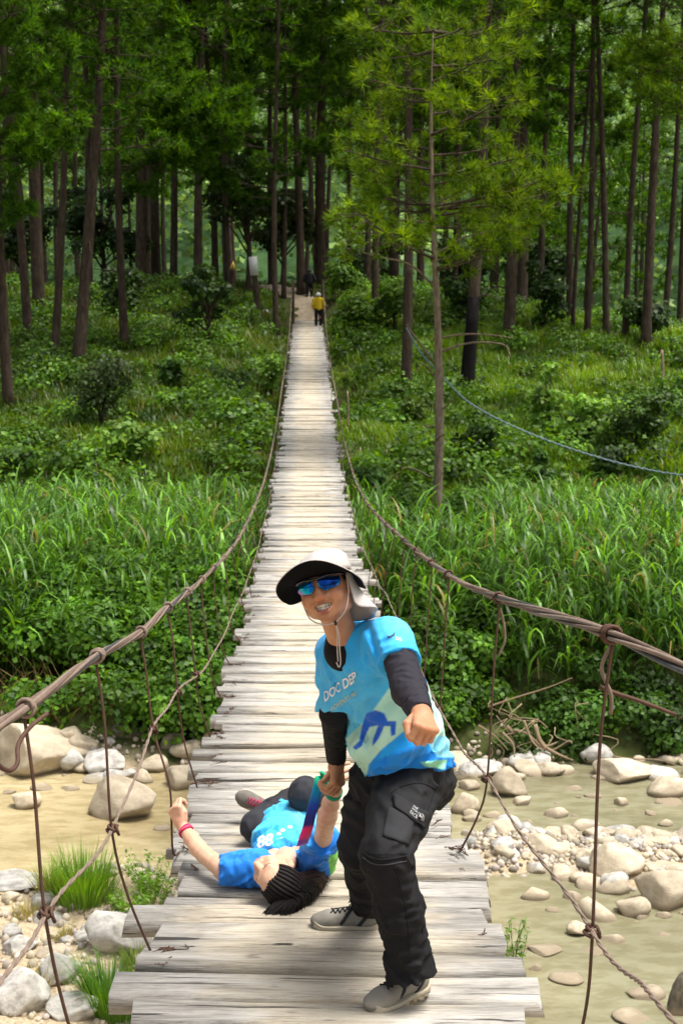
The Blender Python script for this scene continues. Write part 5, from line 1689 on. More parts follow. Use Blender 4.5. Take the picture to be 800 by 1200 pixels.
def quad_patch(bvh, c4, n, m, off, name, mats, root, col=(1, 1, 1), thick=0.0, jitter=0.0):
    """patch from four photograph corners (tl, tr, br, bl)"""
    c4 = np.array(c4, float); u = np.linspace(0, 1, n)[None, :, None]; v = np.linspace(0, 1, m)[:, None, None]
    p = (c4[0] * (1 - u) + c4[1] * u) * (1 - v) + (c4[3] * (1 - u) + c4[2] * u) * v
    W = on_surface(bvh, p.reshape(-1, 2), off)
    i = np.arange(m - 1)[:, None] * n + np.arange(n - 1)[None]
    Q = np.stack([i, i + n, i + n + 1, i + 1], -1).reshape(-1, 4)
    o = part(name, mkmesh(name, W, Q, mats=mats, col=np.broadcast_to(np.array(col, float), W.shape)), root)
    if thick:
        md = o.modifiers.new('solid', 'SOLIDIFY'); md.thickness = thick; md.offset = 0
    return o

def shoe(root, heel, f, u, s, col, sole_col, lace_col, dark=(0.02, 0.02, 0.022)):
    """heel: point under the heel; f towards the toe; u instep side up"""
    Rm = frame(f, u); heel = np.asarray(heel, float)
    W = lambda x, y, z: heel + s * (np.array([x, y, z]) @ Rm)
    E = lambda x, y, z, a, b, c: ell(W(x, y, z), Rm, (a * s, b * s, c * s))
    up = sm([E(0, .055, .050, .036, .052, .048), oval(W(0, .060, .085), W(0, .046, .20), Rm[0], .037 * s, .041 * s, .042 * s, .032 * s), E(0, .038, .228, .044, .034, .055), cone(W(0, .07, .058), W(0, .118, .052), .041 * s, .043 * s)], .028)
    up = cut(up, plane(W(0, .016, 0), Rm[1]), .003)
    up = cut(up, cone(W(0, .10, .052), W(0, .2, .04), .034 * s, .036 * s), .006)
    nz = Noise(5, 3); up0 = up
    up = lambda p: up0(p) + 0.0012 * nz(p, .02)
    pts = [W(-.06, 0, -.02), W(.06, .13, -.02), W(-.06, .13, .3), W(.06, 0, .3), W(.06, .13, .3), W(-.06, 0, -.02)]
    def colf(V):
        q = (V - heel) @ Rm.T / s
        c = np.empty_like(V); c[:] = col
        w = (sstep(.088, .094, q[:, 1]) * (1 - sstep(.12, .13, q[:, 2])))[:, None]; c = c * (1 - w * .85) + np.array(dark) * w * .85
        band = ((np.abs(np.sin(q[:, 2] * 42 + q[:, 1] * 30)) > .93) & (q[:, 1] > .03) & (q[:, 2] < .16) & (np.abs(q[:, 0]) > .02))[:, None]
        c = np.where(band, np.array(dark) * 1.5, c)
        c = c * (1 - .3 * sstep(.23, .25, q[:, 2]) * (1 - sstep(.035, .045, q[:, 1])))[:, None]
        return c
    so, V, Q = add_sdf('shoe', [(up, pts, .01, .0032 * max(s, .9))], root, [M['shoe']], colf)
    def sole(p):
        q = (p - heel) @ Rm.T / s
        x, y, z = q[:, 0], q[:, 1], q[:, 2]
        t = np.clip((z - .045) / (.222 - .045), 0, 1); zc = .045 + t * .177
        rad = np.interp(t, [0, .4, .8, 1], [.040, .037, .047, .047]) + 0.004 * (y > .02)
        d2 = np.sqrt((x - .004 * np.sin(t * 3)) ** 2 + (z - zc) ** 2) - rad - .004 * np.clip(z - .24, 0, 1)
        edge = np.abs(d2) < .018
        lug = .0045 * np.clip(np.sin(z * 190 + 60 * np.abs(x)) * 3, -1, 1) * (y < .018)
        lo = .000 + np.where(np.sin(z * 190 + 60 * np.abs(x)) < -.1, .010, 0) + .10 * np.clip(z - .235, 0, 1) ** 1.2 + .012 * np.exp(-((z - .11) / .018) ** 2)
        hi = .032 + .02 * np.exp(-((z - .28) / .03) ** 2) + .012 * np.exp(-((z - .0) / .03) ** 2)
        dy = np.maximum(lo - y, y - hi)
        d2 = d2 + lug * .5
        o_ = np.minimum(np.maximum(d2, dy), 0) + np.sqrt(np.maximum(d2, 0) ** 2 + np.maximum(dy, 0) ** 2)
        return (o_ - .002) * s
    me_o, V2, Q2 = add_sdf('sole', [(sole, pts, .012, .003 * max(s, .9))], so, [M['sole']], sole_col)
    mb = MB()
    bv = bvh_of(V, Q)
    def surf(x, z):
        a = W(x, .2, z); r_ = bv.ray_cast(Vector(a), Vector(-Rm[1])); return np.array(r_[0]) + Rm[1] * .003 if r_[0] is not None else W(x, .08, z)
    for k in range(5):
        z0 = .105 + k * .019
        mb.tube(spline([surf(-.022, z0), surf(-.008, z0 + .006), surf(.008, z0 + .012), surf(.022, z0 + .018)], 9), .0028 * s, 5, col=lace_col)
        mb.tube(spline([surf(.022, z0), surf(.008, z0 + .006), surf(-.008, z0 + .012), surf(-.022, z0 + .018)], 9), .0028 * s, 5, col=lace_col)
    a = surf(0, .10)
    for sx in (-1, 1):
        mb.tube(spline([a, a + s * (np.array([sx * .022, .016, -.004]) @ Rm), a + s * (np.array([sx * .034, .0, .006]) @ Rm), a + s * (np.array([sx * .012, .004, .004]) @ Rm)], 12), .0025 * s, 5, col=lace_col)
        mb.tube(spline([a, a + s * (np.array([sx * .018, -.002, .022]) @ Rm), a + s * (np.array([sx * .036, -.016, .03]) @ Rm)], 10), .0025 * s, 5, col=lace_col)
    part('laces', mb.mesh('laces', [M['lace']]), so)
    return so, W

# ================================================================== the man
MAN = empty('person', on_deck(455, 1130, 0))
tag(MAN, 'standing man in pale sun hat, mirrored sunglasses and bright blue shirt, fist clenched', 'person')
SKIN = np.array([0.47, 0.235, 0.13]); SKIN_D = np.array([0.36, 0.16, 0.09])
ho = P(381, 690, 4.40)
Rh = frame(-.24 * Rv + .06 * Uv + .95 * Bv, -.28 * Rv + .96 * Uv + .06 * Bv)
neck = P(404, 752, 4.55)
SL, SR = P(463, 748, 4.42), P(392, 768, 4.70)
Lat = norm(SL - SR)
fhead, HW_ = head_sdf(ho, Rh, 1.0, True, neck, .048)
# trunk hidden in the clothes keeps the body one figure
S = [P(430, 768, 4.57), P(443, 805, 4.66), P(459, 850, 4.76), P(476, 896, 4.85)]
LE, LW = P(479, 808, 4.24), P(494, 838, 4.06)
RE, RW = P(391, 836, 4.66), P(394, 889, 4.93)
core = sm([oval(S[0], S[1], Lat, .13, .13, .08, .085), oval(S[1], S[3], Lat, .13, .12, .085, .09), chain([S[0], SL * .8 + S[0] * .2, LE, LW], [.06, .045, .036, .028]), chain([S[0], SR * .8 + S[0] * .2, RE, RW], [.06, .04, .034, .027]), cone(neck, S[0], .05, .07)], .02)
# left fist thrust at the camera
fistL, fpL, WL = hand_prims(LW, norm(LW - LE) * .8 + Bv * .5 - .2 * Uv, Uv * .9 + .35 * Rv, +1, curl=((78, 98, 62), (82, 98, 62), (86, 98, 62), (88, 96, 60)))
fistL = sm([fistL, cone(LW, LE * .5 + LW * .5, .028, .034)], .015)
handR, fpR, WR = hand_prims(RW, -Uv * .95 + .05 * Rv + .1 * Bv, Rv * .85 + .45 * Bv, -1, curl=((38, 60, 38), (42, 62, 40), (46, 62, 40), (48, 60, 40)), thumb=((.024, .02, -.012), (.036, .046, -.036), (.026, .068, -.056), (.010, .082, -.064)))
handR = sm([handR, cone(RW, RE * .6 + RW * .4, .026, .032)], .015)
def man_skin(V):
    c = color_of(V, [(near_f(HW_(0, -.064, .085), .026, .6), (0.30, 0.10, 0.075)), (near_f(HW_(0, -.03, .1), .024, .3), SKIN * (1.08, .82, .8)), (near_f(HW_(.04, -.03, .065), .03, .2), SKIN * (1.1, .85, .8)), (near_f(HW_(-.04, -.03, .065), .03, .2), SKIN * (1.1, .85, .8)), (near_f(neck, .08, .6), SKIN * (.85, .75, .7))], SKIN)
    q = (V - ho) @ Rh.T                       # short dark hair round the sides and back
    w = (sstep(.0, .02, q[:, 1]) * sstep(.045, .015, q[:, 2]) * (np.abs(q[:, 0]) < .09) * (q[:, 1] < .2) * (np.linalg.norm(q, axis=1) < .17))[:, None]
    c = c * (1 - w) + np.array([.012, .01, .009]) * w
    st_ = (np.exp(-((q[:, 1] + .045) / .010) ** 2) * (q[:, 2] > .05) + np.exp(-((q[:, 1] + .095) / .018) ** 2) * (q[:, 2] > .02) * .8)[:, None] * (np.abs(q[:, 0:1]) < .04)
    c = c * (1 - .22 * np.clip(st_, 0, 1))
    lo_ = near_f(WL(0, .085, .012), .05, .2)(V)[:, None]; c = c * (1 - lo_ * .35) + SKIN * (1.2, .85, .75) * lo_ * .35
    return c
add_sdf('body', [(fhead, [ho, HW_(0, .12, 0), HW_(.09, 0, 0), HW_(-.09, 0, 0), HW_(0, 0, .11), HW_(0, 0, -.12), HW_(0, -.12, .06), neck], .022, .0024),
                 (core, S + [SL, SR, LE, RE, LW, RW], .10, .009), (fistL, fpL + [LE * .45 + LW * .55], .024, .0022), (handR, fpR + [RE * .55 + RW * .45], .022, .0022)], MAN, [M['skin']], man_skin)
# teeth
mb = MB()
for row, (y0, y1) in enumerate(((-.0480, -.0600), (-.0606, -.0710))):
    for i in range(8):
        x = (i - 3.5) * .0080; z = .0845 - 9.0 * x * x; w = .0039
        V = [HW_(x + a * w, y, z + dz - .4 * abs(x)) for y in (y0, y1) for (a, dz) in ((-1, 0), (1, 0), (1, -.006), (-1, -.006))]
        mb.add(V, [(0, 1, 5, 4), (1, 2, 6, 5), (2, 3, 7, 6), (3, 0, 4, 7), (3, 2, 1, 0), (4, 5, 6, 7)])
part('teeth', mb.mesh('teeth', [M['teeth']], smooth=False, color=False), MAN)
# sunglasses: one wrap-around mirrored shield per eye, dark frame, arms
def shield(sx):
    n, m = 18, 8; V = []
    for i in range(n):
        t = i / (n - 1); th = math.radians(6 + 56 * t)
        x = sx * (.0815 * math.sin(th)); z = .026 + .078 * math.cos(th)
        topy = .030 - .004 * t; boty = -.014 + .012 * (1 - sstep(0, .22, t)) + .014 * t ** 2 * 1.2
        boty = min(boty, topy - .006)
        for j in range(m):
            v = j / (m - 1); V.append(HW_(x * (1 + .02 * math.sin(v * math.pi)), topy * (1 - v) + boty * v, z + .006 * math.sin(v * math.pi)))
    i = np.arange(n - 1)[:, None] * m + np.arange(m - 1)[None]
    Q = np.stack([i, i + 1, i + m + 1, i + m], -1).reshape(-1, 4); return np.array(V), Q
mL, n_, l_, b_, o_ = newmat('mirror_lens')
tcn = n_.new('ShaderNodeTexCoord'); lw = n_.new('ShaderNodeLayerWeight'); lw.inputs[0].default_value = .35
nt = noise_node(n_, l_, mapping(n_, l_), 16, 2, .5)
adn = n_.new('ShaderNodeMath'); adn.operation = 'ADD'; l_.new(lw.outputs['Facing'], adn.inputs[0]); l_.new(nt.outputs[0], adn.inputs[1])
rp = ramp(n_, l_, adn.outputs[0], [(.50, (.004, .012, .10)), (.68, (.0, .09, .5)), (.84, (.0, .42, .55)), (1.0, (.2, .08, .5))])
l_.new(rp.outputs[0], b_.inputs['Base Color']); b_.inputs['Metallic'].default_value = .9; b_.inputs['Roughness'].default_value = .12
mfr = mat_simple('glossy_black_frame', (.006, .006, .008), .25)
mb = MB()
mb.tube(spline([HW_(x, y, z) for (x, y, z) in ((-.079, .028, .03), (-.072, .033, .062), (-.040, .034, .094), (0, .029, .1075), (.040, .034, .094), (.072, .033, .062), (.079, .028, .03))], 40), .0052, 6)
for s_ in (-1, 1): mb.tube(spline([HW_(s_ * .079, .028, .03), HW_(s_ * .083, .022, -.01), HW_(s_ * .082, .010, -.04)], 10), .003, 6)
GL = part('sunglasses', mb.mesh('sunglasses', [mfr], color=False), MAN)
for sx in (-1, 1):
    V, Q = shield(sx); o = part('lens', mkmesh('lens', V, Q, mats=[mL]), GL)
    md = o.modifiers.new('solid', 'SOLIDIFY'); md.thickness = .0022

# hat: crown, wide brim (pale outside, black underside), neck flap, cord
m_hat = mat_simple('pale_hat_cloth', (0.47, 0.43, 0.41), .9, .1, 0, 34, .6, .004, .08)
m_hatin = mat_simple('black_hat_lining', (.004, .004, .0045), .9, .1)
def tiltpt(x, y, z):          # hat frame: tipped back on the head
    return HW_(x, y, z)
V = []; n = 64; rings = []
nzh = Noise(77, 3)
prof = [(0.0, .128), (.25, .1265), (.5, .122), (.72, .110), (.86, .094), (.94, .076), (.985, .058), (1.0, .043)]
for (rr_, yy) in prof:
    for i in range(n):
        t = i / n * 2 * math.pi; x = .094 * rr_ * math.sin(t) + .006 * sstep(.05, .12, yy); z = -.012 + .110 * rr_ * math.cos(t) - .022 * sstep(.05, .12, yy)
        w = .006 * float(nzh(np.array([x * 22, yy * 22, z * 22]))) if rr_ > .2 else 0
        V.append(tiltpt(x + w, yy + w * .5, z + w))
Q = [(k * n + i, k * n + (i + 1) % n, (k + 1) * n + (i + 1) % n, (k + 1) * n + i) for k in range(len(prof) - 1) for i in range(n)]
HAT = part('sun_hat', mkmesh('sun_hat', V, Q, mats=[m_hat, m_hatin]), MAN)
md = HAT.modifiers.new('solid', 'SOLIDIFY'); md.thickness = .003; md.offset = 1; md.material_offset = 0
V = []; ks = 9
for k in range(ks):
    s_ = k / (ks - 1)
    for i in range(n):
        t = i / n * 2 * math.pi; fr = math.cos(t)
        sn = math.sin(t)
        wdt = .034 + .052 * max(0, fr) ** 1.2 + .018 * max(0, -sn) + .0 * max(0, sn)
        R0x, R0z = .090, .110
        x = (R0x + wdt * s_ * 1.0) * sn; z = -.012 + (R0z + wdt * s_ * .9) * fr
        y = .037 + s_ * (.052 * max(0, fr) ** 1.5 - (.040 if sn < 0 else .050) * sn * sn - .030 * max(0, -fr)) + .004 * s_ * math.sin(5 * t + 1) - .008 * s_ * s_
        V.append(tiltpt(x, y, z))
Q = [(k * n + i, (k + 1) * n + i, (k + 1) * n + (i + 1) % n, k * n + (i + 1) % n) for k in range(ks - 1) for i in range(n)]
br = part('brim', mkmesh('brim', V, Q, mats=[m_hat, m_hatin]), HAT)
md = br.modifiers.new('solid', 'SOLIDIFY'); md.thickness = .0035; md.offset = 1; md.material_offset = 1; md.material_offset_rim = 0
BRIM_FLIP = br
# flap over the nape, spilling on the shoulder
nu, nv = 30, 18; V = []
for j in range(nv):
    for i in range(nu):
        u = i / (nu - 1); v = j / (nv - 1) * (1 - .30 * abs(2 * u - 1) ** 4)
        t = math.radians(70 + 150 * u)
        rr_ = .0 + .045 * v * v * math.sin(math.pi * min(1, u * 1.1)) + .006 * math.sin(u * 22 + v * 3) * v
        x = (.091 + rr_ * 1.5) * math.sin(t); z = -.012 + (.110 + rr_) * math.cos(t)
        V.append(tiltpt(x, .046 - .158 * v + .012 * v * math.sin(u * 9), z))
i = np.arange(nv - 1)[:, None] * nu + np.arange(nu - 1)[None]
Q = np.stack([i, i + nu, i + nu + 1, i + 1], -1).reshape(-1, 4)
fl = part('neck_flap', mkmesh('neck_flap', V, Q, mats=[m_hat]), HAT)
md = fl.modifiers.new('solid', 'SOLIDIFY'); md.thickness = .0025
mcord = mat_simple('pale_cord', (.48, .43, .4), .8)
mb = MB(); bead = P(393, 730, 4.345)
mb.tube(spline([HW_(.086, .03, .028), HW_(.083, -.03, .045), HW_(.062, -.085, .055), bead], 24), .0022, 6)
mb.tube(spline([HW_(-.076, -.035, .030), HW_(-.060, -.085, .045), HW_(-.020, -.112, .058), bead], 24), .0022, 6)
mb.tube(spline([bead, P(395, 742, 4.38), P(395, 760, 4.41), P(396, 775, 4.43)], 20), .0022, 6)
mb.tube(spline([bead, P(397, 744, 4.38), P(398, 762, 4.41), P(399, 776, 4.43), P(397, 782, 4.43), P(394, 776, 4.43)], 24), .0022, 6)
part('chin_cord', mb.mesh('chin_cord', [mcord], color=False), HAT)
V0, T0 = ICO[2]; part('cord_lock', mkmesh('cord_lock', V0 * (.006, .006, .009) + bead, tris=T0, mats=[mfr]), HAT)

# shirt
upv = norm(S[0] - S[3])
Fw = norm(np.cross(Lat, upv))
trunk_s = sm([oval(SL * .80 + SR * .20 - upv * .02, SR * .86 + SL * .14 - upv * .02, Fw, .088, .088, .070, .066), oval(S[0] + upv * .00, S[1], Lat, .172, .165, .108, .118), oval(S[1], S[2], Lat, .165, .162, .118, .132), oval(S[2], S[3], Lat, .162, .172, .132, .150)], .045)
trunk_s = sm([trunk_s, cone(SL * .85 + neck * .15, neck * .85 + SL * .15 + .012 * Uv, .060, .050), cone(SR * .8 + neck * .2, neck * .85 + SR * .15 + .0 * Uv, .055, .045)], .03)
belly = ell(P(452, 872, 4.70), np.stack([Rv, Uv, Bv]), (.12, .10, .11))
trunk_s = sm([trunk_s, belly], .05)
hem_n = norm(-Uv + .0 * Rv)
sleeveL = cone(SL + (SR - SL) * .08 - .01 * Uv, P(470, 782, 4.33), .076, .069)
sleeveR = cone(SR + (SL - SR) * .06, P(392, 842, 4.67), .072, .060)
slL = cut(sleeveL, lambda p: -((p - P(468, 776, 4.345)) @ norm(LE - SL)), .003)
slR = cut(sleeveR, lambda p: -((p - P(392, 832, 4.66)) @ norm(-Uv + .12 * Bv)), .003)
shirt_f = sm([trunk_s, slL, slR], .042)
# hem: an uneven plane, lower in front left
hemA, hemB, hemC = P(432, 909, 4.72), P(534, 896, 4.85), P(480, 902, 5.05)
hn = np.cross(hemB - hemA, hemC - hemA); hn = norm(hn) * (1 if hn @ Uv < 0 else -1)
shirt_f = cut(shirt_f, lambda p: -((p - hemA) @ hn) + .006 * np.sin(p[:, 0] * 40), .003)
# v neck
vneck = sm([cone(neck + .06 * Uv, P(394, 755, 4.44), .054, .022), cone(P(394, 755, 4.44), P(388, 768, 4.40), .024, .009), ell(neck + .045 * Uv, np.stack([Rv, Uv, Bv]), (.058, .056, .062))], .01)
shirt_f = cut(shirt_f, vneck, .004)
def sh_mask(p):
    px, py, d = proj(p); return (.25 + .9 * sstep(800, 900, py) + .3 * sstep(420, 380, px)) * sstep(755, 800, py)
shirt_f = folds(shirt_f, .026, .075, norm(.70 * Rv + .72 * Uv), 3.2, sh_mask)
shirt_f = folds(shirt_f, .0065, .036, norm(.45 * Rv + .9 * Uv), 4)
shirt_f = creases(shirt_f, [
 (432, 735, 444, 772, -.008, 3.5), (424, 742, 416, 790, .006, 5), (408, 748, 404, 792, .004, 5), (376, 775, 397, 822, .008, 4), (384, 772, 410, 812, .005, 5),
 (460, 796, 436, 838, .008, 5), (452, 792, 422, 830, .006, 5), (470, 812, 446, 862, .006, 5), (482, 893, 436, 903, .009, 4), (515, 858, 462, 886, .009, 5),
 (500, 876, 444, 896, .007, 4), (476, 846, 424, 884, .007, 5), (410, 850, 440, 905, .007, 4), (512, 815, 523, 868, .008, 5), (500, 800, 512, 850, .006, 5), (528, 866, 500, 894, .007, 4), (530, 885, 490, 899, .006, 3),
 (442, 751, 461, 742, .004, 3), (445, 759, 466, 753, .004, 3), (450, 766, 474, 762, .003, 3), (396, 832, 418, 842, .007, 4), (400, 800, 420, 850, .006, 5), (430, 800, 410, 850, .005, 5)], 4.95)
def in_poly(px, py, poly):
    poly = np.array(poly, float); ins = np.zeros(len(px), bool); j = len(poly) - 1
    for i in range(len(poly)):
        xi, yi = poly[i]; xj, yj = poly[j]
        c = ((yi > py) != (yj > py)) & (px < (xj - xi) * (py - yi) / (yj - yi + 1e-9) + xi); ins ^= c; j = i
    return ins
AZ = np.array([.018, .36, .80]); MINT = np.array([.44, .72, .60]); DB = np.array([.008, .11, .60]); MB_ = np.array([.01, .24, .76])
def shirt_col(V):
    return sum(shirt_col1(V, a, b) for (a, b) in ((-.7, -.3), (.3, -.7), (.7, .3), (-.3, .7), (0, 0), (-.6, .5), (.6, -.5))) / 7
def shirt_col1(V, ox, oy):
    px, py, d = proj(V); px = px + ox; py = py + oy; c = np.empty_like(V); c[:] = AZ
    t = sstep(760, 870, py + (440 - px) * .3)[:, None]; c = c * (1 - t) + np.array([.10, .50, .82]) * t
    t = (sstep(770, 730, py) * sstep(430, 470, px))[:, None] * .5; c = c * (1 - t) + np.array([.2, .62, .82]) * t
    front = d < 4.92
    P_ = lambda poly: in_poly(px, py, poly) & front
    c[P_([(405, 866), (430, 842), (456, 806), (470, 796), (500, 800), (530, 850), (542, 880), (508, 878), (492, 858), (475, 856), (448, 884), (430, 910), (412, 890)])] = MINT
    tt = P_([(440, 830), (456, 806), (470, 800), (500, 800), (470, 850), (450, 838)]); c[tt] = c[tt] * .6 + np.array([.3, .7, .8]) * .4
    c[P_([(429, 836), (440, 832), (450, 836), (454, 845), (464, 845), (463, 861), (458, 863), (457, 851), (450, 851), (443, 866), (436, 875), (437, 866), (443, 850), (433, 852), (428, 862), (424, 874), (417, 879), (413, 876), (421, 868), (424, 850)])] = DB
    c[P_([(428, 916), (432, 896), (447, 878), (474, 856), (484, 853), (496, 862), (504, 876), (512, 887), (545, 890), (545, 925), (428, 925)])] = MB_
    tt = P_([(474, 856), (484, 853), (500, 868), (508, 884), (490, 872), (466, 880), (444, 892), (447, 878)]); c[tt] = np.array([.01, .32, .85])
    c[P_([(500, 864), (520, 862), (545, 868), (545, 888), (512, 887)])] = (.22, .62, .80)
    c[P_([(492, 893), (524, 890), (520, 902), (497, 898)])] = (.30, .72, .48)
    nzc = Noise(91, 2)(np.stack([px, py], -1), 22.0)[:, None]
    c = c * (1 + .10 * nzc)
    return c
shirt, SV, SQ = add_sdf('shirt', [(shirt_f, S + [SL, SR, hemA, hemB, P(470, 785, 4.33), P(392, 842, 4.67)], .15, .0036)], MAN, [M['cloth']], shirt_col)
sb = bvh_of(SV, SQ)
mwhite = mat_simple('white_print', (.78, .8, .82), .7); mlime = mat_simple('pale_yellow_print', (.55, .60, .38), .7); mdarkp = mat_simple('dark_blue_print', (.01, .04, .12), .7)
def ndir(a, b): v = np.array(b, float) - np.array(a, float); return v / np.linalg.norm(v)
lettering('DOC DEP', sb, (380.5, 822.5), ndir((401, 810), (417, 799)) * (1, 1), (-.25, -1.45), 10.6, mwhite, shirt, off=.0028, bold=.02)
lettering('ADVENTURE', sb, (388, 834), ndir((400, 824), (421, 810)), (-.22, -1.3), 6.4, mlime, shirt, off=.0035, bold=.01)
# little winged mark on the sleeve
mk = on_surface(sb, [(456, 745.5), (460, 743.5), (462.5, 740), (462, 745), (458.5, 746.5), (455, 748), (453, 746)], .0016)
part('sleeve_mark', mkmesh('sleeve_mark', mk, tris=[(0, 1, 4), (1, 2, 3), (1, 3, 4), (0, 4, 5), (0, 5, 6)], mats=[mdarkp], smooth=False), shirt)
lettering('DD', sb, (463, 750), (.93, .25), (.1, -1), 5.5, mwhite, shirt, 'sleeve_lettering')
# black under-shirt at the v neck and the stretch arm sleeves
us = sm([oval(S[0] + upv * .02, S[1], Lat, .11, .12, .080, .085), cone(neck - .035 * Uv, S[0], .066, .09)], .03)
us = sm([us, cone(neck - .03 * Uv, neck + .012 * Uv, .070, .064)], .01)
us = cut(us, cone(neck + .062 * Uv, neck + .10 * Uv, .055, .075), .004)
us = cut(us, plane(neck + .022 * Uv, -(Uv * .9 - .3 * Bv)), .004)
add_sdf('undershirt', [(us, [S[0], S[1], neck], .13, .006)], MAN, [M['sleeve']], (.006, .006, .007))
BLK = np.array([.010, .010, .013])
aL = chain([P(468, 772, 4.35), LE, LW - norm(LW - LE) * .012], [.053, .054, .0375], .02)
aL = cut(aL, lambda p: -((p - (LW - norm(LW - LE) * .012)) @ norm(LW - LE)), .003)
aL = folds(aL, .005, .05, norm(LE - SL), .35)
add_sdf('arm_sleeve', [(aL, [P(466, 764, 4.37), LE, LW], .075, .0035)], MAN, [M['sleeve']], lambda V: np.broadcast_to(BLK * 1.6 + (.008, .006, .010), V.shape))
aR = chain([P(392, 828, 4.665), RE, RW], [.045, .046, .036], .02)
aR = cut(aR, lambda p: -((p - RW) @ norm(RW - RE)), .003)
aR = folds(aR, .003, .03, norm(RE - SR), .35)
add_sdf('arm_sleeve', [(aR, [P(392, 800, 4.66), RE, RW], .07, .0035)], MAN, [M['sleeve']], lambda V: np.broadcast_to(BLK * .8, V.shape))

# trousers
heelF = on_deck(500, 1160, 0.0); fF = norm(np.array([-.72, -.62, -.02]))
heelB = on_deck(446, 1091, 0.0); fB = norm(np.array([-.98, .06, 0.0]))
hipF, kneeF, ankF = P(480, 915, 4.80), P(451, 1004, 4.46), P(479, 1128, 4.56)
hipB, kneeB = P(446, 915, 4.93), P(424, 992, 4.92); ankB = heelB + np.array([-.045, 0, .115])
mT = hipF * .5 + kneeF * .5
pel = sm([oval(P(474, 893, 4.86), P(474, 912, 4.86), Lat, .150, .155, .135, .140), ell(P(500, 915, 4.92), np.stack([Rv, Uv, Bv]), (.105, .11, .12)), ell(P(437, 918, 4.86), np.stack([Rv, Uv, Bv]), (.085, .085, .09))], .04)
legF = chain([hipF, mT, kneeF, kneeF * .5 + ankF * .5 + .008 * Rv, ankF, ankF - .045 * Uv + .006 * Rv], [.118, .103, .080, .077, .074, .082], .03)
legB = chain([hipB, hipB * .5 + kneeB * .5, kneeB, kneeB * .5 + ankB * .5, ankB], [.118, .098, .083, .072, .070], .03)
legF = cut(legF, lambda p: -((p - P(482, 1146, 4.56)) @ norm(-Uv + .25 * Rv)), .004)
legB = cut(legB, lambda p: -((p - (heelB + (0, 0, .075))) @ np.array([0, 0, -1.0])), .004)
pants_f = sm([pel, legF, legB], .035)
def pm(p):
    px, py, d = proj(p)
    return .35 + .9 * np.exp(-((py - 1125) / 40) ** 2) + .8 * np.exp(-((py - 1035) / 30) ** 2) * sstep(450, 480, px) + .7 * np.exp(-((py - 925) / 30) ** 2) + .5 * np.exp(-((py - 1010) / 14) ** 2)
pants_f = folds(pants_f, .014, .10, norm(kneeF - ankF + .35 * Rv), .6, pm)
pants_f = folds(pants_f, .0045, .045, norm(Rv + .45 * Uv), 3.5)
pants_f = folds(pants_f, .0035, .026, norm(Rv - .25 * Uv), 4.5, lambda p: .3 + sstep(1020, 1060, proj(p)[1]))
pants_f = creases(pants_f, [
 (472, 1061, 490, 1055, 0.0048, 3), (468, 1083, 492, 1077, 0.0048, 3), (470, 1072, 486, 1068, 0.0030, 2.5), (462, 1122, 502, 1114, 0.0060, 4), (466, 1134, 500, 1130, 0.0054, 3.5), (456, 1108, 470, 1126, 0.0042, 4),
 (464, 1034, 482, 1028, 0.0042, 3), (462, 1046, 486, 1040, 0.0036, 3), (433, 921, 456, 950, 0.0054, 5), (445, 915, 472, 940, 0.0042, 5), (494, 927, 530, 916, 0.0048, 4), (478, 916, 520, 940, 0.0036, 4), (505, 930, 515, 950, 0.0036, 4),
 (462, 988, 478, 976, 0.0042, 3), (452, 994, 474, 986, 0.0036, 3), (428, 1014, 450, 1034, 0.0048, 5), (450, 1040, 456, 1110, 0.0036, 5), (398, 932, 424, 950, 0.0054, 4), (397, 948, 420, 966, 0.0054, 4), (397, 964, 420, 984, 0.0048, 4),
 (402, 1004, 422, 1022, 0.0048, 4), (410, 1030, 430, 1040, 0.0042, 4), (414, 1050, 436, 1056, 0.0048, 3.5), (420, 1064, 440, 1068, 0.0048, 3), (436, 960, 446, 1000, 0.0036, 5)], 5.2)
def pants_col(V):
    px, py, d = proj(V); c = np.empty_like(V); c[:] = (.018, .018, .020)
    f = (d < 4.78) | ((py > 1000) & (px > 440))
    t = (sstep(1002, 1006, py) * 1.0)[:, None]
    c = c * (1 - .35 * t)
    w = (in_poly(px, py, [(424, 998), (436, 1003), (478, 1002), (478, 1000), (436, 1001)]))[:, None]
    c = np.where(w, c * .3, c)
    return c
pants, PV, PQ = add_sdf('trousers', [(pants_f, [P(474, 893, 4.86), hipF, hipB, kneeF, kneeB, ankF, ankB, P(510, 915, 4.9)], .16, .0046)], MAN, [M['pants']], pants_col)
pb = bvh_of(PV, PQ)
GP = (.030, .030, .033)
quad_patch(pb, [(455, 946), (485, 957), (478, 990), (448, 980)], 12, 12, .004, 'pocket', [M['pants']], pants, GP, .004)
quad_patch(pb, [(461, 931), (500, 954), (495, 971), (462, 947)], 14, 8, .009, 'pocket_flap', [M['pants']], pants, (.024, .024, .027), .005)
fl_b = pb
def seam(poly, w, name='seam', col=(.012, .012, .013), off=.001, n=40, target=None):
    q = spline([(a, b, 0) for a, b in poly], n)[:, :2]; W = on_surface(target or pb, q, off); mb = MB(); mb.tube(W, w, 5, col=col)
    return part(name, mb.mesh(name, [M['pants']]), pants)
seam([(425, 999), (437, 1006), (455, 1007), (476, 1003)], .0035)
seam([(425, 1005), (437, 1012), (455, 1013), (476, 1009)], .0022, col=(.05, .05, .055))
seam([(463, 1016), (472, 1050), (478, 1085), (480, 1120)], .002)
seam([(515, 915), (506, 935), (500, 952)], .002)
seam([(458, 930), (470, 922), (492, 918), (512, 925)], .002)
mlogo = mat_simple('pale_grey_print', (.42, .42, .43), .7)
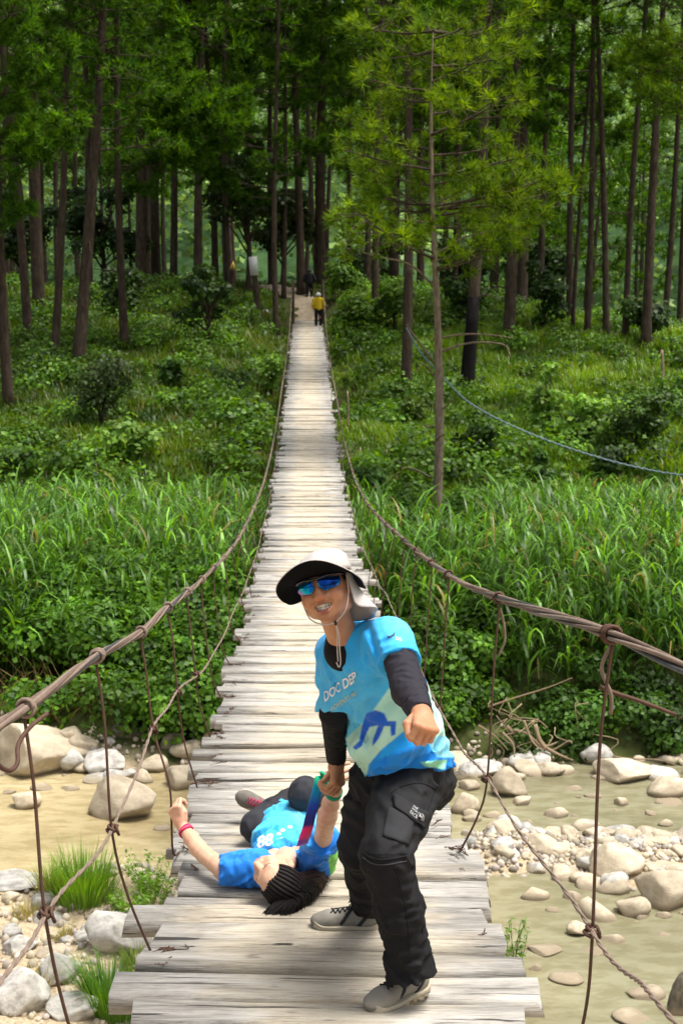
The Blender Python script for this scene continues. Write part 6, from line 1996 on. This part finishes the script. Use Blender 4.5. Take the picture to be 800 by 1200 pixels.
for k, wd in enumerate(('THE', 'NORTH', 'FACE')):
    lettering(wd, pb, (481.5 - k * 1.7, 947.5 + k * 3.4), (.80, .60), (.45, -.89), 3.6, mlogo, pants, 'logo_lettering', off=.0135, bold=.015)
for k, rr_ in enumerate((4.6, 3.2, 1.8)):   # quarter dome of three arcs
    c0 = np.array((489.5, 958.0)); ux = np.array((.80, .60)); uy = np.array((.45, -.89)); out = []
    for j in range(9):
        a = j / 8 * math.pi / 2
        for q in (rr_, rr_ - .8): out.append(c0 + ux * (math.cos(a) * q) + uy * (math.sin(a) * q))
    W = on_surface(pb, out, .0135); T = [(2 * j, 2 * j + 1, 2 * j + 2) for j in range(8)] + [(2 * j + 1, 2 * j + 3, 2 * j + 2) for j in range(8)]
    part('logo_arc', mkmesh('logo_arc', W, tris=T, mats=[mlogo], smooth=False), pants)

TAN = (.27, .245, .20); SOL = (.42, .37, .27)
shoe(MAN, heelF, fF, (0, 0, 1), 1.0, TAN, SOL, (.02, .02, .02))
shoe(MAN, heelB, fB, (0, 0, 1), .97, (.22, .205, .175), (.36, .32, .24), (.02, .02, .02))

# ================================================================== the woman lying on the planks
WOM = empty('person', on_deck(345, 985, 0))
tag(WOM, 'person with black braided hair lying on the planks in a blue shirt', 'person')
SK2 = np.array([0.66, 0.40, 0.27])
wo = on_deck(325, 1029, .105)
Rw = frame(np.array([-.80, -.22, .56]), np.array([.22, -.95, -.10]))
wneck = on_deck(337, 1002, .09)
fh2, W2 = head_sdf(wo, Rw, 1.0, False, wneck, .048)
sLw, sRw = on_deck(298, 1018, .085), on_deck(374, 1006, .10)
tw = [on_deck(337, 1000, .095), on_deck(341, 983, .11), on_deck(346, 966, .11), on_deck(351, 952, .105)]
eL, wL = P(236, 999, 5.98), P(213, 967, 6.12)
hang = None
eR, wR = P(382, 962, 5.36), P(391, 928, 5.12)
LatW = norm(sRw - sLw)
coreW = sm([oval(tw[0], tw[3], LatW, .11, .11, .07, .08), chain([tw[0], sLw, on_deck(262, 1020, .08), eL], [.05, .042, .040, .036]), chain([tw[0], sRw, eR], [.05, .042, .036])], .02)
armL = chain([on_deck(270, 1022, .08), eL * .9 + on_deck(270, 1022, .08) * .1, eL * .85 + wL * .15, eL * .5 + wL * .5, wL], [.041, .034, .0355, .032, .0225], .02)
handLw, hp1, WH1 = hand_prims(wL, P(199, 935, 6.12) - wL, Bv * .8 - .5 * Rv + .1 * Uv, +1, s=.92,
     curl=((50, 75, 40), (62, 78, 45), (70, 80, 45), (74, 80, 45)), thumb=((.024, .022, -.008), (.036, .052, -.016), (.026, .086, -.022), (.008, .104, -.024)))
handLw = sm([handLw, armL], .012)
armR = chain([sRw, eR, eR * .8 + wR * .2, eR * .4 + wR * .6, wR], [.040, .034, .036, .031, .023], .02)
handRw, hp2, WH2 = hand_prims(wR, P(391, 900, 5.02) - wR, -Rv * .72 + Bv * .65, -1, s=.95,
     curl=((30, 48, 30), (36, 52, 34), (42, 56, 36), (46, 56, 36)), thumb=((.024, .02, -.012), (.040, .046, -.030), (.034, .072, -.046), (.018, .090, -.052)))
handRw = sm([handRw, armR], .012)
def wskin(V):
    c = color_of(V, [(near_f(W2(0, -.063, .085), .022, .5), (0.62, 0.22, 0.2)), (near_f(W2(.04, -.03, .06), .03, .1), SK2 * (1.05, .82, .82)), (near_f(W2(-.04, -.03, .06), .03, .1), SK2 * (1.05, .82, .82)), (near_f(wL, .1, .1), SK2 * (1.05, .95, .92))], SK2)
    q = (V - wo) @ Rw.T                   # brows and closed lashes
    for sx in (-1, 1):
        b = np.exp(-((q[:, 1] - .030 + .25 * (abs(q[:, 0]) - .03) ** 2 * 20) / .0035) ** 2) * (np.abs(q[:, 0] - sx * .032) < .018) * (q[:, 2] > .03)
        c = c * (1 - .75 * b[:, None]) + np.array([.05, .03, .02]) * .75 * b[:, None]
        b = np.exp(-((q[:, 1] - .002) / .002) ** 2) * (np.abs(q[:, 0] - sx * .031) < .015) * (q[:, 2] > .04)
        c = c * (1 - .85 * b[:, None]) + np.array([.02, .012, .01]) * .85 * b[:, None]
    return c
add_sdf('body', [(fh2, [wo, W2(0, .13, 0), W2(.09, 0, 0), W2(-.09, 0, 0), W2(0, 0, .12), W2(0, 0, -.12), W2(0, -.12, .06), wneck], .02, .0025),
                 (coreW, tw + [sLw, sRw, eL, eR], .09, .010), (handLw, hp1 + [eL, on_deck(270, 1022, .08)], .045, .0027), (handRw, hp2 + [eR, sRw], .045, .0027)], WOM, [M['skin']], wskin)
# braids
HC = np.array([.009, .0065, .006])
def sk(phi, th, r=1.0): return W2(.0765 * r * math.sin(phi) * math.sin(th), .035 + .0865 * r * math.cos(phi) * math.sin(th), -.015 + .0945 * r * math.cos(th))
phis = np.radians([-86, -71, -57, -44, -31, -18, -5, 8, 21, 34, 47, 61, 76])
hair_root = None
for i, ph in enumerate(phis):
    mb = MB(); t0 = math.radians(38 + 16 * abs(math.sin(ph))); n = 60
    for k in range(3):
        tt = np.linspace(t0, math.radians(158), n); L = []
        for j, th in enumerate(tt):
            a = j * .75 + k * 2.09
            L.append(sk(ph * (1 - .2 * j / n) + .05 * math.cos(a), th, 1.04 + .03 * math.sin(a)))
        g = np.sin(np.linspace(0, 1, n) * 3.14) ** .3
        mb.tube(np.array(L), .0052 * (.55 + .45 * g), 6, col=HC * (1 + .6 * (k == 0)))
    o = part('braid', mb.mesh('braid', [M['hair']]), WOM)
# loose hair gathered behind, lying on the planks
hb = sm([ell(W2(0, .035, -.050), Rw, (.072, .080, .066)), ell(on_deck(345, 1044, .032), np.eye(3), (.085, .075, .040)), ell(on_deck(334, 1054, .022), np.eye(3), (.075, .050, .030)), cone(W2(0, .03, -.07), on_deck(368, 1040, .03), .052, .035)], .035)
r = np.random.default_rng(12); mb = MB(); back = W2(0, .02, -.105)
for i in range(3200):
    u = r.random(); v = r.random()
    a = sk(math.radians(-88 + 165 * u), math.radians(108 + 50 * v), 1.05)
    g = min(1, u * 1.35)
    ex = 384 - 74 * u ** 1.1 + r.normal() * 2.0; ey = 1024 + 46 * math.sin(g * 1.57) ** .8 + r.normal() * 1.5
    e = on_deck(ex, ey, .004 + r.random() * .008)
    m_ = a * .45 + e * .55 + np.array([.012, -.012, .022 + .02 * v]) + r.normal(size=3) * .003
    c = HC * r.uniform(.5, 1.3) + (np.array([.030, .008, .006]) * (ex > 376))
    q_ = spline([a, m_, e], 12)
    for _ in range(3):
        dd_ = hb(q_); q_ = q_ + np.maximum(.003 - dd_, 0)[:, None] * np.array([.25, -.45, .85])
    mb.tube(q_, np.linspace(.0023, .0012, 12), 3, col=c, caps=False)
part('hair', mb.mesh('hair', [M['hair']]), WOM)
add_sdf('hair_mass', [(hb, [W2(0, .12, -.03), W2(0, .03, -.12), on_deck(352, 1045, .045), on_deck(375, 1040, .04)], .10, .005)], WOM, [M['hair']], HC * .5)
# shirt
trw = sm([oval(tw[0], tw[1], LatW, .150, .155, .080, .092), oval(tw[1], tw[2], LatW, .155, .150, .092, .095), oval(tw[2], tw[3], LatW, .150, .155, .095, .100)], .04)
slw1 = cut(chain([sLw + LatW * .02, on_deck(258, 1019, .085)], [.080, .062]), lambda p: -((p - on_deck(258, 1019, .085)) @ norm(on_deck(258, 1019, .085) - sLw)), .003)
hemR = sRw * .42 + eR * .58
slw2 = cut(chain([sRw - LatW * .01, hemR], [.086, .064]), lambda p: -((p - hemR) @ norm(eR - sRw)), .003)
shw = sm([trw, slw1, slw2], .03)
shw = folds(shw, .020, .065, norm(Rv + .6 * Uv), 2.6)
shw = folds(shw, .006, .032, norm(.2 * Rv + Uv), 2.5)
shw = creases(shw, [
 (262, 1008, 286, 1046, .006, 4), (274, 1006, 298, 1052, .006, 4), (288, 1008, 312, 1046, .006, 4), (304, 1004, 330, 1012, .007, 4), (310, 990, 345, 1000, .006, 4), (325, 965, 350, 1000, .007, 4), (345, 955, 362, 1000, .008, 4),
 (362, 960, 372, 1004, .008, 4), (342, 985, 385, 1004, .007, 4), (360, 1012, 388, 1006, .007, 4), (362, 990, 388, 986, .006, 3.5), (300, 975, 330, 962, .006, 4)], 6.2)
def wsh(V):
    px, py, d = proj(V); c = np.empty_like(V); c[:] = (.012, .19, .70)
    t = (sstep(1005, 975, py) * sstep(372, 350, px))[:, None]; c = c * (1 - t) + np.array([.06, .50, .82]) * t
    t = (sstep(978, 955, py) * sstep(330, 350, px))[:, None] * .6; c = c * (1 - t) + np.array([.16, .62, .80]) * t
    w = ((px > 380 + (py - 960) * .10) & (py > 945) & (d > 5.52) & (V[:, 2] < deck_z(V[:, 1]) + .20))[:, None]; c = np.where(w, np.array([.18, .52, .09]), c)
    return c
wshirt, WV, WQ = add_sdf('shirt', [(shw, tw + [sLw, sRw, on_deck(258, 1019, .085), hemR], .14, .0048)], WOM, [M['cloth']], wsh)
wb = bvh_of(WV, WQ)
lettering('88', wb, (301, 994), (.97, -.22), (.10, -1.0), 19, mwhite, wshirt, bold=.03)
for k, (x, y) in enumerate(((331, 973), (340, 969), (327, 977))):
    W = on_surface(wb, [(x + 3.2 * math.cos(a), y + 2 * math.sin(a)) for a in np.linspace(0, 6.28, 9)[:-1]], .0015)
    part('print_spot', mkmesh('print_spot', W, tris=[(0, i, i + 1) for i in range(1, 7)], mats=[mwhite], smooth=False), wshirt)
# trousers
kL, aLw = on_deck(301, 969, .085), on_deck(318, 949, .085)
hLw, hRw = on_deck(337, 955, .10), on_deck(368, 955, .10)
kR = P(359, 931, 6.30); kR[2] = deck_z(kR[1]) + .27; aRw = np.array([kR[0] + .03, kR[1] + .26, deck_z(kR[1] + .26) + .09])
ptw = sm([oval(tw[2], tw[3] + (0, .08, 0), LatW, .130, .150, .080, .100), chain([hLw, kL, aLw], [.098, .072, .058], .03), chain([hRw, kR, aRw], [.10, .078, .056], .03)], .03)
ptw = folds(ptw, .009, .06, norm(Rv + Uv), 1.5)
add_sdf('trousers', [(ptw, [tw[2], tw[3] + (0, .1, 0), hLw, hRw, kL, kR, aLw, aRw], .13, .006)], WOM, [M['pants']], (.035, .035, .042))
fw = np.array([-.93, .18, .30]); uw = np.array([-.15, -.93, .30]); Rs = frame(fw, uw)
heelW = aLw - np.array([0, .105, .045]) @ Rs
shoe(WOM, heelW, fw, uw, .88, (.17, .155, .135), (.5, .47, .38), (.45, .05, .12), (.12, .08, .07))
fw2 = norm(np.array([.05, .99, .05])); heel2 = aRw - np.array([0, .09, .045]) @ frame(fw2, (0, 0, 1)); heel2[2] = deck_z(heel2[1]) + .002
shoe(WOM, heel2, fw2, (0, 0, 1), .88, (.17, .155, .135), (.5, .47, .38), (.45, .05, .12), (.12, .08, .07))
# pink wrist band
axd = norm(wL - eL); c0 = wL - axd * .045; mb = MB()
a1 = norm(np.cross(axd, Bv)); a2 = np.cross(axd, a1)
t = np.linspace(0, 2 * math.pi, 30); 
for k in range(3):
    mb.tube(np.array([c0 + axd * ((k - 1) * .006 + .004 * math.sin(x * 2 + k)) + .0315 * (math.cos(x) * a1 + math.sin(x) * a2) for x in t]), .0042, 6, col=((.55, .03, .10), (.65, .12, .22), (.5, .02, .12))[k], caps=False)
part('wrist_band', mb.mesh('wrist_band', [M['lace']]), WOM)
# tie-dye ribbon hanging from the raised wrist
path = [P(384, 916, 5.05), P(376, 909, 5.03), P(373, 920, 5.02), P(368, 940, 5.06), P(364, 955, 5.10), P(361, 968, 5.14), P(357, 980, 5.18), P(354, 990, 5.24)]
C = spline(path, 40); wid = np.interp(np.linspace(0, 1, 40), [0, .12, .2, 1], [.010, .018, .020, .022])
sdv = norm(Rv * .98 + .2 * Uv); V = []; Cc = []
cs = [(0, (.0, .30, .16)), (.22, (.0, .42, .22)), (.33, (.0, .35, .75)), (.45, (.01, .08, .65)), (.60, (.02, .02, .25)), (.70, (.03, .01, .20)), (.74, (.85, .02, .16)), (.86, (.80, .02, .20)), (.93, (.12, .02, .35)), (1, (.35, .08, .6))]
for j in range(40):
    t = j / 39; col = [np.interp(t, [q[0] for q in cs], [q[1][k] for q in cs]) for k in range(3)]
    for u in (-1, -.33, .33, 1):
        V.append(C[j] + sdv * wid[j] * u + Bv * .006 * math.sin(u * 2 + t * 9)); Cc.append(col)
i = np.arange(39)[:, None] * 4 + np.arange(3)[None]; Q = np.stack([i, i + 1, i + 5, i + 4], -1).reshape(-1, 4)
rb = part('ribbon', mkmesh('ribbon', V, Q, mats=[M['cloth']], col=np.array(Cc)), WOM); md = rb.modifiers.new('solid', 'SOLIDIFY'); md.thickness = .002
mb = MB()
axd = norm(wR - eR); c0 = wR + axd * .0; a1 = norm(np.cross(axd, Bv)); a2 = np.cross(axd, a1)
for k in range(3): mb.tube(np.array([c0 + axd * (k - 1) * .007 + .029 * (math.cos(x) * a1 + math.sin(x) * a2) for x in np.linspace(0, 6.283, 26)]), .005, 6, col=(.0, .32, .18), caps=False)
part('ribbon_cuff', mb.mesh('ribbon_cuff', [M['cloth']]), WOM); mb = MB()
for k in range(3): mb.tube(spline([P(380, 915, 5.04), P(376 + k * 3, 905 + k * 2, 5.02), P(383 - k, 912 + k * 3, 5.01), P(380 + k * 2, 921, 5.02)], 12), .006, 6, col=(.0, .36 + .05 * k, .2))
part('ribbon_knot', mb.mesh('ribbon_knot', [M['cloth']]), WOM)

# ================================================================== people at the far end
def small_person(px, py, d, label, jacket, trousers, head, seed, h=1.66):
    p = P(px, py, d); p[2] = max(float(deck_z(min(p[1], DECK_END))), float(terrain(p[0], p[1]))) if p[1] < DECK_END else float(terrain(p[0], p[1])) + .02
    root = empty('person', p); tag(root, label, 'person')
    X = lambda x, y, z: p + np.array([x, y, z * h / 1.66])
    f_body = sm([ell(X(0, 0, 1.55), np.eye(3), (.075, .09, .11)), cone(X(0, 0, 1.42), X(0, 0, 1.35), .05, .06), chain([X(.19, 0, 1.33), X(.25, .0, 1.08), X(.20, .08, .85)], [.05, .042, .035]), chain([X(-.19, 0, 1.33), X(-.25, 0, 1.08), X(-.20, .08, .85)], [.05, .042, .035]), cone(X(0, 0, 1.35), X(0, 0, .95), .1, .1), cone(X(.09, 0, .9), X(.1, .05, .05), .06, .045), cone(X(-.09, 0, .9), X(-.1, -.08, .05), .06, .045)], .03)
    pts = [X(-.3, -.1, 0), X(.3, .1, 1.66)]
    add_sdf('body', [(f_body, pts, .12, .02)], root, [M['skin']], lambda V: np.where((V[:, 2:3] > p[2] + 1.5 * h / 1.66), np.array([.03, .02, .015]), SKIN))
    jk = sm([oval(X(0, 0, 1.36), X(0, 0, .86), Rv, .19, .17, .12, .12), chain([X(.19, 0, 1.35), X(.27, 0, 1.08), X(.22, .06, .90)], [.075, .065, .055]), chain([X(-.19, 0, 1.35), X(-.27, 0, 1.08), X(-.22, .06, .90)], [.075, .065, .055])], .04)
    add_sdf('jacket', [(folds(jk, .015, .1), pts, .15, .018)], root, [M['cloth']], jacket)
    tr = sm([oval(X(0, 0, .92), X(0, 0, .82), Rv, .15, .15, .11, .11), chain([X(.08, 0, .85), X(.10, .06, .48), X(.10, .05, .08)], [.095, .08, .07]), chain([X(-.08, 0, .85), X(-.10, -.04, .48), X(-.10, -.10, .08)], [.095, .08, .07])], .04)
    add_sdf('trousers', [(tr, pts, .1, .018)], root, [M['pants']], trousers)
    hd = cut(ell(X(0, 0, 1.59), np.eye(3), (.115, .13, .115)), plane(X(0, 0, 1.53), (0, 0, 1)), .01)
    add_sdf('cap', [(hd, [X(-.12, -.12, 1.45), X(.12, .12, 1.75)], .05, .014)], root, [M['cloth']], head)
    for sx, dy in ((.1, .05), (-.1, -.1)):
        e = sm([ell(X(sx, dy - .03, .05), np.eye(3), (.05, .14, .06))], .01); add_sdf('shoe', [(e, [X(sx, dy - .03, .05)], .17, .016)], root, [M['sole']], (.02, .02, .02))
small_person(373, 376, 62.5, 'distant person in a bright yellow jacket and white cap standing at the bridge end', (.66, .46, .01), (.012, .012, .014), (.75, .75, .72), 1, h=1.46)
small_person(362.5, 361, 68, 'distant person in black just left of the yellow jacketed one', (.012, .012, .016), (.01, .01, .012), (.03, .03, .035), 2, h=1.3)
